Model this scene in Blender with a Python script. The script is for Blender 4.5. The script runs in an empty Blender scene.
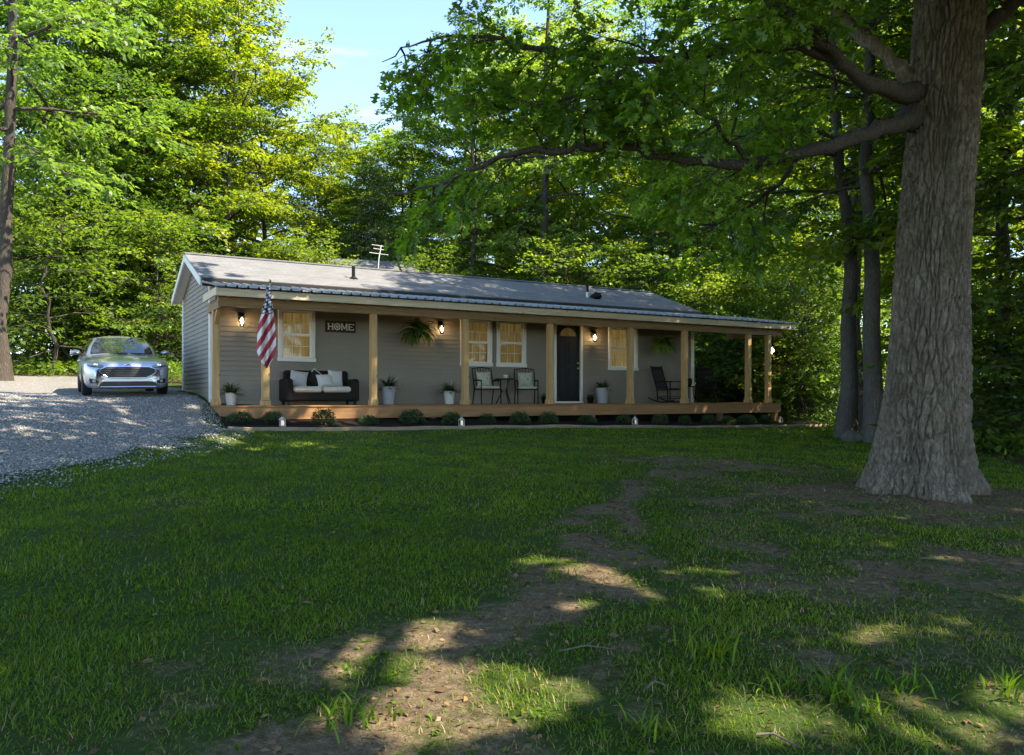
import bpy, math, random
import numpy as np
from mathutils import Vector, Matrix
from mathutils.bvhtree import BVHTree

R = math.radians
C = bpy.context.scene.collection
scn = bpy.context.scene
rng0 = np.random.default_rng(7)
random.seed(7)

# ------------------------------------------------------------------ camera, sky, sun, exposure
EYE = 1.55
FPX = 800.0
HZ = 396.0
cam = bpy.data.cameras.new("camera")
cam.sensor_width = 36.0
cam.lens = FPX / 1024 * 36.0
cam.shift_y = (HZ - 377.5) / 1024
cam.clip_start = 0.05
cam.clip_end = 2000
camo = bpy.data.objects.new("camera", cam)
C.objects.link(camo)
camo.location = (0, 0, EYE)
camo.rotation_euler = (R(90), 0, 0)
scn.camera = camo

SUN_AZ, SUN_EL = 104.0, 50.0          # degrees; azimuth from +Y towards +X
SUN_DIR = Vector((math.sin(R(SUN_AZ)) * math.cos(R(SUN_EL)), math.cos(R(SUN_AZ)) * math.cos(R(SUN_EL)), math.sin(R(SUN_EL))))
w = bpy.data.worlds.new("World")
scn.world = w
w.use_nodes = True
nt = w.node_tree
bg = nt.nodes["Background"]
sky = nt.nodes.new("ShaderNodeTexSky")
sky.sky_type = 'NISHITA'
sky.sun_disc = False
sky.sun_elevation = R(SUN_EL)
sky.sun_rotation = R(SUN_AZ)
sky.air_density = 0.8
sky.dust_density = 0.0
sky.ozone_density = 3.5
tcs = nt.nodes.new("ShaderNodeTexCoord"); mps = nt.nodes.new("ShaderNodeMapping"); mps.inputs['Scale'].default_value = (1.2, 1.2, 7.0)
cn = nt.nodes.new("ShaderNodeTexNoise"); cn.inputs['Scale'].default_value = 2.6; cn.inputs['Detail'].default_value = 7; cn.inputs['Roughness'].default_value = .6
cr = nt.nodes.new("ShaderNodeMapRange"); cr.inputs[1].default_value = .55; cr.inputs[2].default_value = .85; cr.inputs[3].default_value = 0; cr.inputs[4].default_value = .35
cm = nt.nodes.new("ShaderNodeMix"); cm.data_type = 'RGBA'; cm.inputs[7].default_value = (5.5, 5.8, 6.2, 1)
nt.links.new(tcs.outputs['Generated'], mps.inputs[0]); nt.links.new(mps.outputs[0], cn.inputs['Vector']); nt.links.new(cn.outputs['Fac'], cr.inputs[0])
nt.links.new(cr.outputs[0], cm.inputs[0]); nt.links.new(sky.outputs[0], cm.inputs[6])
nt.links.new(cm.outputs[2], bg.inputs[0])
bg.inputs[1].default_value = 0.135
sun = bpy.data.lights.new("sun", 'SUN')
sun.energy = 3.7
sun.angle = R(0.5)
sun.color = (1.0, 0.93, 0.80)
suno = bpy.data.objects.new("sun", sun)
C.objects.link(suno)
suno.rotation_euler = SUN_DIR.to_track_quat('Z', 'Y').to_euler()
suno.location = (0, 0, 60)
scn.view_settings.view_transform = 'Standard'
scn.view_settings.look = 'None'
scn.view_settings.exposure = 2.2
scn.view_settings.gamma = 1
scn.view_settings.use_curve_mapping = False
scn.view_settings.use_white_balance = True
scn.view_settings.white_balance_temperature = 7200
scn.view_settings.white_balance_tint = 10
cy = scn.cycles
cy.max_bounces = 9
cy.diffuse_bounces = 6
cy.glossy_bounces = 3
cy.transmission_bounces = 5
cy.transparent_max_bounces = 6
cy.sample_clamp_indirect = 6
cy.caustics_reflective = False
cy.caustics_refractive = False
cy.use_denoising = True
try:
    cy.denoiser = 'OPENIMAGEDENOISE'
except Exception:
    pass

# ------------------------------------------------------------------ helpers: tags and meshes
def tag(o, label=None, cat=None, group=None, kind=None):
    if label: o['label'] = label
    if cat: o['category'] = cat
    if group: o['group'] = group
    if kind: o['kind'] = kind
    return o

def empty(name, loc, rz=0.0, label=None, cat=None, group=None):
    o = bpy.data.objects.new(name, None)
    C.objects.link(o)
    o.empty_display_size = 0.2
    o.location = loc
    o.rotation_euler = (0, 0, rz)
    return tag(o, label, cat, group)

def copy_thing(root, loc=None, rz=None, label=None, scale=None, group=None):
    def rec(o, parent):
        c = o.copy()
        C.objects.link(c)
        if parent is not None:
            c.parent = parent
        for ch in list(o.children):
            rec(ch, c)
        return c
    c = rec(root, None)
    if loc is not None: c.location = loc
    if rz is not None: c.rotation_euler[2] = rz
    if scale is not None: c.scale = scale if hasattr(scale, '__len__') else (scale,) * 3
    if label: c['label'] = label
    if group: c['group'] = group
    return c

def link_mesh(name, me, mats, parent=None, smooth=False):
    for m in (mats if isinstance(mats, (list, tuple)) else [mats]):
        me.materials.append(m)
    if smooth:
        me.polygons.foreach_set('use_smooth', np.ones(len(me.polygons), dtype=bool))
    o = bpy.data.objects.new(name, me)
    C.objects.link(o)
    if parent is not None:
        o.parent = parent
    return o

class MB:
    def __init__(s):
        s.v, s.f, s.m = [], [], []
        s.mi = 0
    def add(s, vs, fs):
        n = len(s.v)
        s.v += [tuple(v) for v in vs]
        s.f += [tuple(i + n for i in f) for f in fs]
        s.m += [s.mi] * len(fs)
    def box(s, c, d, rot=None, bev=0.0):
        x, y, z = d[0] / 2, d[1] / 2, d[2] / 2
        if bev > 0:
            b = min(bev, x * .9, y * .9, z * .9)
            vs, idx = [], {}
            for sx in (-1, 1):
                for sy in (-1, 1):
                    for sz in (-1, 1):
                        for a in range(3):
                            p = [sx * (x - b), sy * (y - b), sz * (z - b)]
                            p[a] += (sx, sy, sz)[a] * b
                            idx[(sx, sy, sz, a)] = len(vs)
                            vs.append(Vector(p))
            fs = []
            for a in range(3):
                o1, o2 = [i for i in range(3) if i != a]
                for sg in (-1, 1):
                    q = []
                    for (p1, p2) in ((-1, -1), (1, -1), (1, 1), (-1, 1)):
                        k = [0, 0, 0]; k[a] = sg; k[o1] = p1; k[o2] = p2
                        q.append(idx[(k[0], k[1], k[2], a)])
                    if (sg > 0) == (a == 1): q.reverse()
                    fs.append(q)
            for a in range(3):          # edge faces along axis a
                o1, o2 = [i for i in range(3) if i != a]
                for p1 in (-1, 1):
                    for p2 in (-1, 1):
                        k0 = [0, 0, 0]; k0[o1] = p1; k0[o2] = p2
                        ka = list(k0); ka[a] = -1
                        kb = list(k0); kb[a] = 1
                        fs.append((idx[(*ka, o1)], idx[(*kb, o1)], idx[(*kb, o2)], idx[(*ka, o2)]))
            for sx in (-1, 1):
                for sy in (-1, 1):
                    for sz in (-1, 1):
                        fs.append((idx[(sx, sy, sz, 0)], idx[(sx, sy, sz, 1)], idx[(sx, sy, sz, 2)]))
        else:
            vs = [Vector(p) for p in ((-x, -y, -z), (x, -y, -z), (x, y, -z), (-x, y, -z), (-x, -y, z), (x, -y, z), (x, y, z), (-x, y, z))]
            fs = [(0, 3, 2, 1), (4, 5, 6, 7), (0, 1, 5, 4), (1, 2, 6, 5), (2, 3, 7, 6), (3, 0, 4, 7)]
        if rot is not None:
            vs = [rot @ v for v in vs]
        cc = Vector(c)
        s.add([v + cc for v in vs], fs)
        return s
    def span(s, a, b, bev=0.0):
        return s.box([(a[i] + b[i]) / 2 for i in range(3)], [abs(b[i] - a[i]) for i in range(3)], None, bev)
    def tube(s, pts, rads, n=8, cap=True):
        pts = [Vector(p) for p in pts]
        if not hasattr(rads, '__len__'): rads = [rads] * len(pts)
        vs, fs = [], []
        up = None
        for i, p in enumerate(pts):
            t = (pts[min(i + 1, len(pts) - 1)] - pts[max(i - 1, 0)])
            if t.length < 1e-9: t = Vector((0, 0, 1))
            t.normalize()
            if up is None:
                up = Vector((0, 0, 1)) if abs(t.z) < .9 else Vector((1, 0, 0))
            a = t.cross(up)
            if a.length < 1e-6: a = t.orthogonal()
            a.normalize(); b = t.cross(a).normalized(); up = b.cross(t).normalized() if False else -b if False else up
            for k in range(n):
                th = 2 * math.pi * k / n
                vs.append(p + (a * math.cos(th) + b * math.sin(th)) * rads[i])
        for i in range(len(pts) - 1):
            for k in range(n):
                k2 = (k + 1) % n
                fs.append((i * n + k, i * n + k2, (i + 1) * n + k2, (i + 1) * n + k))
        if cap:
            fs.append(tuple(range(n)))
            fs.append(tuple(reversed(range((len(pts) - 1) * n, len(pts) * n))))
        s.add(vs, fs)
        return s
    def lathe(s, prof, c=(0, 0, 0), n=20, axis='z'):
        vs, fs = [], []
        for (r, h) in prof:
            for k in range(n):
                th = 2 * math.pi * k / n
                p = (r * math.cos(th), r * math.sin(th), h)
                if axis == 'x': p = (h, r * math.cos(th), r * math.sin(th))
                if axis == 'y': p = (r * math.sin(th), h, r * math.cos(th))
                vs.append(Vector(p) + Vector(c))
        for i in range(len(prof) - 1):
            for k in range(n):
                k2 = (k + 1) % n
                fs.append((i * n + k, i * n + k2, (i + 1) * n + k2, (i + 1) * n + k))
        if prof[0][0] > 1e-6: fs.append(tuple(reversed(range(n))))
        if prof[-1][0] > 1e-6: fs.append(tuple(range((len(prof) - 1) * n, len(prof) * n)))
        s.add(vs, fs)
        return s
    def grid(s, fn, nu, nv):
        vs = [fn(i / nu, j / nv) for j in range(nv + 1) for i in range(nu + 1)]
        fs = [(j * (nu + 1) + i, j * (nu + 1) + i + 1, (j + 1) * (nu + 1) + i + 1, (j + 1) * (nu + 1) + i) for j in range(nv) for i in range(nu)]
        s.add(vs, fs)
        return s
    def build(s, name, mats, parent=None, smooth=False):
        me = bpy.data.meshes.new(name)
        me.from_pydata(s.v, [], s.f)
        me.polygons.foreach_set('material_index', s.m)
        me.update()
        return link_mesh(name, me, mats, parent, smooth)

def np_mesh(name, V, F, rnd=None):
    """V (n,3); F list of (array of faces (m,k))."""
    me = bpy.data.meshes.new(name)
    me.vertices.add(len(V))
    me.vertices.foreach_set('co', np.ascontiguousarray(V, dtype=np.float32).ravel())
    loops = np.concatenate([f.ravel() for f in F]).astype(np.int32)
    tot = np.concatenate([np.full(len(f), f.shape[1], dtype=np.int32) for f in F])
    start = np.concatenate([[0], np.cumsum(tot)[:-1]]).astype(np.int32)
    me.loops.add(len(loops))
    me.loops.foreach_set('vertex_index', loops)
    me.polygons.add(len(tot))
    me.polygons.foreach_set('loop_start', start)
    try:
        me.polygons.foreach_set('loop_total', tot)
    except Exception:
        pass
    if rnd is not None:
        at = me.attributes.new('rnd', 'FLOAT', 'POINT')
        at.data.foreach_set('value', np.ascontiguousarray(rnd, dtype=np.float32))
    me.update(calc_edges=True)
    return me

def norm(a):
    return a / np.maximum(np.linalg.norm(a, axis=-1, keepdims=True), 1e-9)

KITE = (np.array([(0, 0, 0), (.42, -.5, .10), (1, 0, -.05), (.42, .5, .10)]), [np.array([(0, 1, 2, 3)])])
_oak = [(0, 0), (.10, .05), (.16, .20), (.26, .26), (.30, .12), (.42, .16), (.50, .42), (.60, .40), (.60, .16), (.72, .15), (.82, .30), (.90, .20), (1, 0)]
_ov = [(a, b, .25 * abs(b)) for a, b in _oak] + [(a, -b, .25 * abs(b)) for a, b in reversed(_oak[1:-1])]
OAK = (np.array(_ov), [np.array([tuple(range(13))]), np.array([(0,) + tuple(range(12, 24))])])
BLADE = (np.array([(0, -.5, 0), (0, .5, 0), (.45, -.42, .05), (.45, .42, .05), (.8, -.25, .22), (.8, .25, .22), (1.0, 0, .42)]),
         [np.array([(0, 1, 3, 2), (2, 3, 5, 4)]), np.array([(4, 5, 6)])])

def leaf_mesh(name, P, A, N, L, W, tpl, rnd):
    A = norm(A)
    B = norm(np.cross(N, A))
    N = norm(np.cross(A, B))
    T, FS = tpl
    V = P[:, None, :] + A[:, None, :] * (T[None, :, 0:1] * L[:, None, None]) + B[:, None, :] * (T[None, :, 1:2] * W[:, None, None]) + N[:, None, :] * (T[None, :, 2:3] * L[:, None, None])
    k = len(T)
    off = (np.arange(len(P)) * k)[:, None, None]
    F = [(f[None] + off).reshape(-1, f.shape[1]) for f in FS]
    return np_mesh(name, V.reshape(-1, 3), F, np.repeat(rnd, k))

def hash2(ix, iy, seed=0):
    h = (ix.astype(np.int64) * 374761393 + iy.astype(np.int64) * 668265263 + seed * 1274126177) & 0xFFFFFFFF
    h = ((h ^ (h >> 13)) * 1274126177) & 0xFFFFFFFF
    return ((h ^ (h >> 16)) & 0xFFFF) / 65535.0

def vnoise(x, y, seed=0):
    x = np.asarray(x, float); y = np.asarray(y, float)
    ix, iy = np.floor(x), np.floor(y)
    fx, fy = x - ix, y - iy
    fx = fx * fx * (3 - 2 * fx); fy = fy * fy * (3 - 2 * fy)
    a, b = hash2(ix, iy, seed), hash2(ix + 1, iy, seed)
    c, d = hash2(ix, iy + 1, seed), hash2(ix + 1, iy + 1, seed)
    return (a * (1 - fx) + b * fx) * (1 - fy) + (c * (1 - fx) + d * fx) * fy

def fnoise(x, y, seed=0, o=3):
    s, a, t = 0, 1.0, 0
    for i in range(o):
        s = s + a * vnoise(x * 2 ** i, y * 2 ** i, seed + i * 17); t += a; a *= .5
    return s / t

def sstep(a, b, x):
    t = np.clip((x - a) / (b - a), 0, 1)
    return t * t * (3 - 2 * t)

# ------------------------------------------------------------------ materials
class NT:
    def __init__(s, name):
        s.mat = bpy.data.materials.new(name)
        s.mat.use_nodes = True
        s.t = s.mat.node_tree
        s.p = s.t.nodes["Principled BSDF"]
        s.out = s.t.nodes["Material Output"]
    def n(s, typ, **kw):
        nd = s.t.nodes.new(typ)
        for k, v in kw.items():
            if k.startswith('i_'):
                key = k[2:]
                nd.inputs[int(key) if key.isdigit() else key].default_value = v
            else:
                setattr(nd, k, v)
        return nd
    def l(s, a, b):
        s.t.links.new(a, b)
        return s
    def coord(s, which='Object', scale=(1, 1, 1)):
        tc = s.n('ShaderNodeTexCoord'); mp = s.n('ShaderNodeMapping')
        mp.inputs['Scale'].default_value = scale
        s.l(tc.outputs[which], mp.inputs[0])
        return mp.outputs[0]
    def noise(s, vec, scale, detail=4, rough=.55):
        nd = s.n('ShaderNodeTexNoise'); nd.inputs['Scale'].default_value = scale
        nd.inputs['Detail'].default_value = detail; nd.inputs['Roughness'].default_value = rough
        if vec is not None: s.l(vec, nd.inputs['Vector'])
        return nd.outputs['Fac']
    def ramp(s, fac, stops):
        r = s.n('ShaderNodeValToRGB')
        els = r.color_ramp.elements
        while len(els) < len(stops): els.new(.5)
        for e, (p, c) in zip(els, stops):
            e.position = p
            e.color = (c[0], c[1], c[2], 1) if hasattr(c, '__len__') else (c, c, c, 1)
        s.l(fac, r.inputs[0])
        return r.outputs[0]
    def mix(s, fac, a, b, mode='MIX'):
        m = s.n('ShaderNodeMix', data_type='RGBA', blend_type=mode)
        for sock, v in ((m.inputs[0], fac), (m.inputs[6], a), (m.inputs[7], b)):
            if hasattr(v, 'links'): s.l(v, sock)
            elif hasattr(v, '__len__'): sock.default_value = (v[0], v[1], v[2], 1)
            else: sock.default_value = v
        return m.outputs[2]
    def math(s, op, a, b=None):
        m = s.n('ShaderNodeMath', operation=op)
        for i, v in enumerate((a, b)):
            if v is None: continue
            if hasattr(v, 'links'): s.l(v, m.inputs[i])
            else: m.inputs[i].default_value = v
        return m.outputs[0]
    def bump(s, h, strength=.4, dist=.02):
        b = s.n('ShaderNodeBump'); b.inputs['Strength'].default_value = strength; b.inputs['Distance'].default_value = dist
        s.l(h, b.inputs['Height']); s.l(b.outputs[0], s.p.inputs['Normal'])
    def col(s, c):
        if hasattr(c, 'links'): s.l(c, s.p.inputs['Base Color'])
        else: s.p.inputs['Base Color'].default_value = (c[0], c[1], c[2], 1)
        return s
    def set(s, rough=.5, metal=0.0, spec=.5):
        s.p.inputs['Roughness'].default_value = rough
        s.p.inputs['Metallic'].default_value = metal
        s.p.inputs['Specular IOR Level'].default_value = spec
        return s

def simple(name, c, rough=.6, metal=0.0, var=.18, scale=8, spec=.4, bump=0.0):
    m = NT(name)
    v = m.coord()
    f = m.noise(v, scale, 5)
    m.col(m.ramp(f, [(.25, [x * (1 - var) for x in c]), (.75, [x * (1 + var) for x in c])]))
    m.set(rough, metal, spec)
    if bump: m.bump(m.noise(v, scale * 6, 4), bump, .01)
    return m.mat

def emis(name, c, strength):
    m = NT(name)
    m.col(c)
    m.p.inputs['Emission Color'].default_value = (c[0], c[1], c[2], 1)
    m.p.inputs['Emission Strength'].default_value = strength
    return m.mat

def leaf_mat(name, dark, light, trans, tfac=.5, gloss=.06, objvar=.35):
    m = NT(name)
    at = m.n('ShaderNodeAttribute', attribute_name='rnd')
    oi = m.n('ShaderNodeObjectInfo')
    c = m.ramp(at.outputs['Fac'], [(0, dark), (.75, light), (1, [light[0] * 1.5, light[1] * 1.25, light[2]])])
    hv = m.n('ShaderNodeHueSaturation')
    mr = m.n('ShaderNodeMapRange'); m.l(oi.outputs['Random'], mr.inputs[0])
    mr.inputs[3].default_value = 1 - objvar; mr.inputs[4].default_value = 1 + objvar
    m.l(mr.outputs[0], hv.inputs['Value'])
    mh = m.n('ShaderNodeMapRange'); m.l(oi.outputs['Random'], mh.inputs[0])
    mh.inputs[3].default_value = .515; mh.inputs[4].default_value = .485
    m.l(mh.outputs[0], hv.inputs['Hue'])
    m.l(c, hv.inputs['Color'])
    d = m.n('ShaderNodeBsdfDiffuse'); m.l(hv.outputs[0], d.inputs[0])
    t = m.n('ShaderNodeBsdfTranslucent')
    tc = m.mix(1.0, hv.outputs[0], trans, 'MULTIPLY')
    m.l(tc, t.inputs[0])
    ms = m.n('ShaderNodeMixShader'); ms.inputs[0].default_value = tfac
    m.l(d.outputs[0], ms.inputs[1]); m.l(t.outputs[0], ms.inputs[2])
    g = m.n('ShaderNodeBsdfGlossy'); g.inputs['Roughness'].default_value = .5; g.inputs[0].default_value = (.55, .6, .55, 1)
    ms2 = m.n('ShaderNodeMixShader'); ms2.inputs[0].default_value = gloss
    m.l(ms.outputs[0], ms2.inputs[1]); m.l(g.outputs[0], ms2.inputs[2])
    m.l(ms2.outputs[0], m.out.inputs[0])
    return m.mat

def bark_mat(name, dark, light, sc=1.0, strength=.8):
    m = NT(name)
    v = m.coord('Object', (9 * sc, 9 * sc, 1.3 * sc))
    f = m.noise(v, 3.0, 8, .65)
    v2 = m.coord('Object', (1, 1, .6))
    g = m.noise(v2, 1.7, 4)
    vo = m.n('ShaderNodeTexVoronoi', feature='DISTANCE_TO_EDGE'); vo.inputs['Scale'].default_value = 2.2
    m.l(v, vo.inputs['Vector'])
    ridge = m.ramp(vo.outputs['Distance'], [(0, 0), (.35, 1)])
    c = m.ramp(f, [(.3, dark), (.7, light)])
    c = m.mix(m.ramp(g, [(.35, 0), (.65, .5)]), c, [x * .62 for x in dark])
    c = m.mix(m.math('MULTIPLY', m.math('SUBTRACT', 1.0, ridge), .55), c, [x * .4 for x in dark])
    m.col(c).set(.9, 0, .2)
    h = m.math('ADD', m.math('MULTIPLY', f, .6), m.math('MULTIPLY', ridge, .5))
    m.bump(h, strength, .03)
    return m.mat

M = {}
M['leaf_forest'] = leaf_mat('leaf_forest', (.05, .105, .013), (.10, .175, .018), (2.9, 2.55, .9), .62)
M['leaf_bright'] = leaf_mat('leaf_bright', (.075, .13, .014), (.13, .20, .02), (2.7, 2.2, .8), .62)
M['leaf_oak'] = leaf_mat('leaf_oak', (.05, .105, .014), (.095, .17, .02), (3.0, 2.7, .8), .6, .05, .05)
M['leaf_shrub'] = leaf_mat('leaf_shrub', (.05, .105, .014), (.10, .17, .02), (2.2, 2.0, .9), .55)
M['leaf_fern'] = leaf_mat('leaf_fern', (.07, .16, .025), (.13, .26, .04), (1.8, 1.7, .9), .5)
M['leaf_deep'] = leaf_mat('leaf_deep', (.04, .09, .018), (.085, .155, .026), (2.3, 2.2, 1.1), .6)
M['leaf_pine'] = leaf_mat('leaf_pine', (.04, .07, .03), (.07, .11, .05), (1.2, 1.2, .9), .3)
M['leaf_box'] = leaf_mat('leaf_box', (.018, .05, .012), (.04, .085, .02), (1.3, 1.3, .9), .35, .06, .12)
M['grass'] = leaf_mat('grass_blades', (.052, .102, .010), (.115, .205, .017), (1.8, 1.6, .7), .42, .015, 0)
M['dry_grass'] = leaf_mat('dry_grass_blades', (.16, .12, .06), (.30, .23, .12), (1, 1, .9), .3, .03, 0)
M['litter'] = leaf_mat('litter_leaves', (.07, .045, .025), (.20, .13, .07), (1, .9, .8), .2, .03, 0)
def oak_bark_mat():
    m = NT('oak_bark')
    v = m.coord('Object', (16, 16, 5))
    f = m.noise(v, 2.2, 9, .7)
    f2 = m.noise(m.coord('Object', (40, 40, 14)), 2.0, 6, .7)
    g = m.noise(m.coord('Object', (1.3, 1.3, .7)), 1.6, 5)
    c = m.ramp(f, [(.32, (.06, .047, .033)), (.52, (.16, .13, .096)), (.72, (.295, .255, .198))])
    c = m.mix(m.ramp(g, [(.45, 0), (.62, .55)]), c, (.085, .07, .05))
    lich = m.noise(m.coord('Object', (2.2, 2.2, 1.6)), 2.3, 7, .7)
    c = m.mix(m.ramp(lich, [(.58, 0), (.70, .45)]), c, (.27, .28, .215))
    m.col(c).set(.95, 0, .1)
    m.bump(m.math('ADD', f, m.math('MULTIPLY', f2, .7)), .8, .02)
    return m.mat
M['oak_bark'] = oak_bark_mat()
M['bark'] = bark_mat('forest_bark', (.06, .05, .04), (.15, .125, .10), 1.4, .7)
M['bark_pale'] = bark_mat('pale_bark', (.075, .068, .058), (.17, .155, .135), 1.4, .7)
M['limb_bark'] = bark_mat('limb_bark', (.05, .042, .034), (.13, .11, .088), 2.0, .6)

def ground_mat():
    m = NT('lawn_soil')
    v = m.coord()
    a = m.n('ShaderNodeAttribute', attribute_name='dirt')
    f1 = m.noise(v, 1.3, 6); f2 = m.noise(v, 19, 9, .72); f3 = m.noise(v, 75, 5, .75)
    soil = m.ramp(f2, [(.25, (.07, .05, .03)), (.5, (.145, .108, .066)), (.75, (.26, .205, .135))])
    soil = m.mix(m.ramp(f3, [(.5, 0), (.62, .75)]), soil, (.05, .034, .02))
    grs = m.ramp(f2, [(.3, (.022, .045, .008)), (.7, (.045, .085, .014))])
    grs = m.mix(m.ramp(f3, [(.45, 0), (.7, .5)]), grs, (.075, .065, .03))
    ff = m.math('ADD', a.outputs['Fac'], m.math('MULTIPLY', m.math('SUBTRACT', f1, .5), .35))
    ff = m.math('ADD', ff, m.math('MULTIPLY', m.math('SUBTRACT', f2, .5), .9))
    c = m.mix(m.ramp(ff, [(.32, 0), (.72, 1)]), grs, soil)
    b = m.n('ShaderNodeAttribute', attribute_name='forest')
    fl = m.ramp(f2, [(.25, (.03, .022, .014)), (.75, (.09, .062, .036))])
    c = m.mix(b.outputs['Fac'], c, fl)
    m.col(c).set(.95, 0, .1)
    m.bump(m.math('ADD', f2, m.math('MULTIPLY', f3, .6)), .7, .03)
    return m.mat
M['ground'] = ground_mat()

def gravel_mat():
    m = NT('gravel')
    v = m.coord()
    vo = m.n('ShaderNodeTexVoronoi'); vo.inputs['Scale'].default_value = 42
    m.l(v, vo.inputs['Vector'])
    sep = m.n('ShaderNodeSeparateColor'); m.l(vo.outputs['Color'], sep.inputs[0])
    c = m.ramp(sep.outputs[0], [(0, (.14, .13, .117)), (.5, (.27, .255, .232)), (1, (.42, .40, .372))])
    n = m.noise(v, .8, 5)
    c = m.mix(m.ramp(n, [(.4, 0), (.65, .45)]), c, (.20, .18, .16))
    n4 = m.noise(v, 90, 3)
    c = m.mix(m.ramp(n4, [(.35, .5), (.55, 0)]), c, (.09, .085, .08))
    m.col(c).set(.9, 0, .2)
    m.bump(m.math('SUBTRACT', 1.0, vo.outputs['Distance']), 1.0, .03)
    return m.mat
M['gravel'] = gravel_mat()

def stone_mat():
    m = NT('gravel_stone')
    a = m.n('ShaderNodeAttribute', attribute_name='rnd')
    m.col(m.ramp(a.outputs['Fac'], [(0, (.10, .097, .092)), (.6, (.25, .243, .235)), (1, (.44, .43, .415))])).set(.85, 0, .2)
    return m.mat
M['stone'] = stone_mat()

def mulch_mat():
    m = NT('mulch')
    v = m.coord()
    f = m.noise(v, 40, 6, .7)
    m.col(m.ramp(f, [(.3, (.008, .006, .005)), (.7, (.03, .022, .017))])).set(.95, 0, .1)
    m.bump(f, 1.0, .04)
    return m.mat
M['mulch'] = mulch_mat()

def wood(name, a, b, scale=(1, 1, 1), axis_stretch=(1, 18, 18), rough=.6, knots=True, plank=None):
    m = NT(name)
    v = m.coord('Object', axis_stretch)
    f = m.noise(v, 1.2, 6, .6)
    c = m.ramp(f, [(.3, a), (.7, b)])
    if plank:
        v3 = m.coord('Object', plank)
        wn = m.n('ShaderNodeTexWhiteNoise', noise_dimensions='3D')
        fl = m.n('ShaderNodeVectorMath', operation='FLOOR'); m.l(v3, fl.inputs[0]); m.l(fl.outputs[0], wn.inputs[0])
        c = m.mix(m.math('MULTIPLY', wn.outputs['Value'], .45), c, [x * .5 for x in a])
    if knots:
        v2 = m.coord('Object', (3.2, 3.2, 2.1))
        vo = m.n('ShaderNodeTexVoronoi'); vo.inputs['Scale'].default_value = 1.6
        m.l(v2, vo.inputs['Vector'])
        k = m.ramp(vo.outputs['Distance'], [(.05, 1), (.13, 0)])
        c = m.mix(m.math('MULTIPLY', k, .85), c, [x * .25 for x in a])
        gr = m.noise(m.coord('Object', tuple(x * 3 for x in axis_stretch)), 1.5, 5, .7)
        c = m.mix(m.ramp(gr, [(.45, 0), (.65, .4)]), c, [x * .55 for x in a])
    m.col(c).set(rough, 0, .3)
    m.bump(f, .15, .01)
    return m.mat
M['post'] = wood('pine_post', (.36, .215, .085), (.55, .36, .155), axis_stretch=(14, 14, 1.0))
M['beam'] = wood('pine_beam', (.20, .115, .05), (.31, .19, .09), axis_stretch=(.8, 14, 14))
M['fascia'] = wood('fascia_board', (.50, .40, .26), (.64, .53, .37), axis_stretch=(.6, 12, 12))
M['deck'] = wood('deck_boards', (.22, .105, .042), (.34, .175, .075), axis_stretch=(.7, 20, 20), knots=False, plank=(.28, 7.0, 1))
M['skirt'] = wood('deck_skirt', (.22, .11, .045), (.33, .175, .075), axis_stretch=(.7, 14, 14), knots=False)

def siding_mat():
    m = NT('lap_siding')
    v = m.coord('Object', (1, 1, 1))
    f = m.noise(v, 1.1, 4)
    f2 = m.noise(m.coord('Object', (1.5, 1.5, 40)), 2, 4)
    c = m.ramp(f, [(.3, (.235, .208, .170)), (.7, (.28, .25, .205))])
    c = m.mix(m.math('MULTIPLY', f2, .25), c, (.19, .18, .165))
    sp = m.n('ShaderNodeSeparateXYZ'); tc = m.n('ShaderNodeTexCoord'); m.l(tc.outputs['Object'], sp.inputs[0])
    low = m.ramp(sp.outputs[2], [(.0, 1), (.55, 0)])
    dn = m.noise(m.coord('Object', (3, 3, 1.2)), 2.5, 6, .7)
    c = m.mix(m.math('MULTIPLY', m.math('MULTIPLY', low, dn), .55), c, (.13, .11, .085))
    m.col(c).set(.6, 0, .3)
    m.bump(f2, .05, .005)
    return m.mat
M['siding'] = siding_mat()
M['white'] = simple('white_trim', (.72, .71, .68), .45, var=.05)
M['cream'] = simple('cream_trim', (.62, .57, .48), .5, var=.08)
M['black'] = simple('black_metal', (.008, .0078, .0075), .6, var=.2, spec=.2)
M['door_black'] = simple('black_door', (.010, .010, .012), .4, var=.1)
M['brass'] = simple('brass', (.55, .42, .20), .3, 1.0)

def shingle_mat():
    m = NT('asphalt_shingle')
    tc = m.coord('Object', (1, 1, 1))
    br = m.n('ShaderNodeTexBrick')
    m.l(tc, br.inputs['Vector'])
    br.inputs['Color1'].default_value = (.22, .22, .225, 1); br.inputs['Color2'].default_value = (.16, .16, .17, 1)
    br.inputs['Mortar'].default_value = (.13, .13, .135, 1)
    br.inputs['Scale'].default_value = 1.0; br.inputs['Mortar Size'].default_value = .006
    br.inputs['Brick Width'].default_value = .33; br.inputs['Row Height'].default_value = .14
    n = m.noise(tc, 120, 3, .7); n2 = m.noise(tc, .9, 5)
    c = m.mix(m.ramp(n, [(.35, .5), (.6, 0)]), br.outputs['Color'], (.16, .16, .165))
    c = m.mix(m.ramp(n2, [(.4, 0), (.7, .4)]), c, (.17, .175, .17))
    m.col(c).set(.75, 0, .4)
    m.bump(br.outputs['Color'], .4, .02)
    return m.mat
M['shingle'] = shingle_mat()

def metal_roof_mat():
    m = NT('corrugated_metal')
    v = m.coord('Object')
    n = m.noise(v, 2.5, 6, .65)
    m.col(m.ramp(n, [(.3, (.16, .165, .18)), (.7, (.36, .365, .38))])).set(.45, .25, .5)
    return m.mat
M['metal_roof'] = metal_roof_mat()

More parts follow.
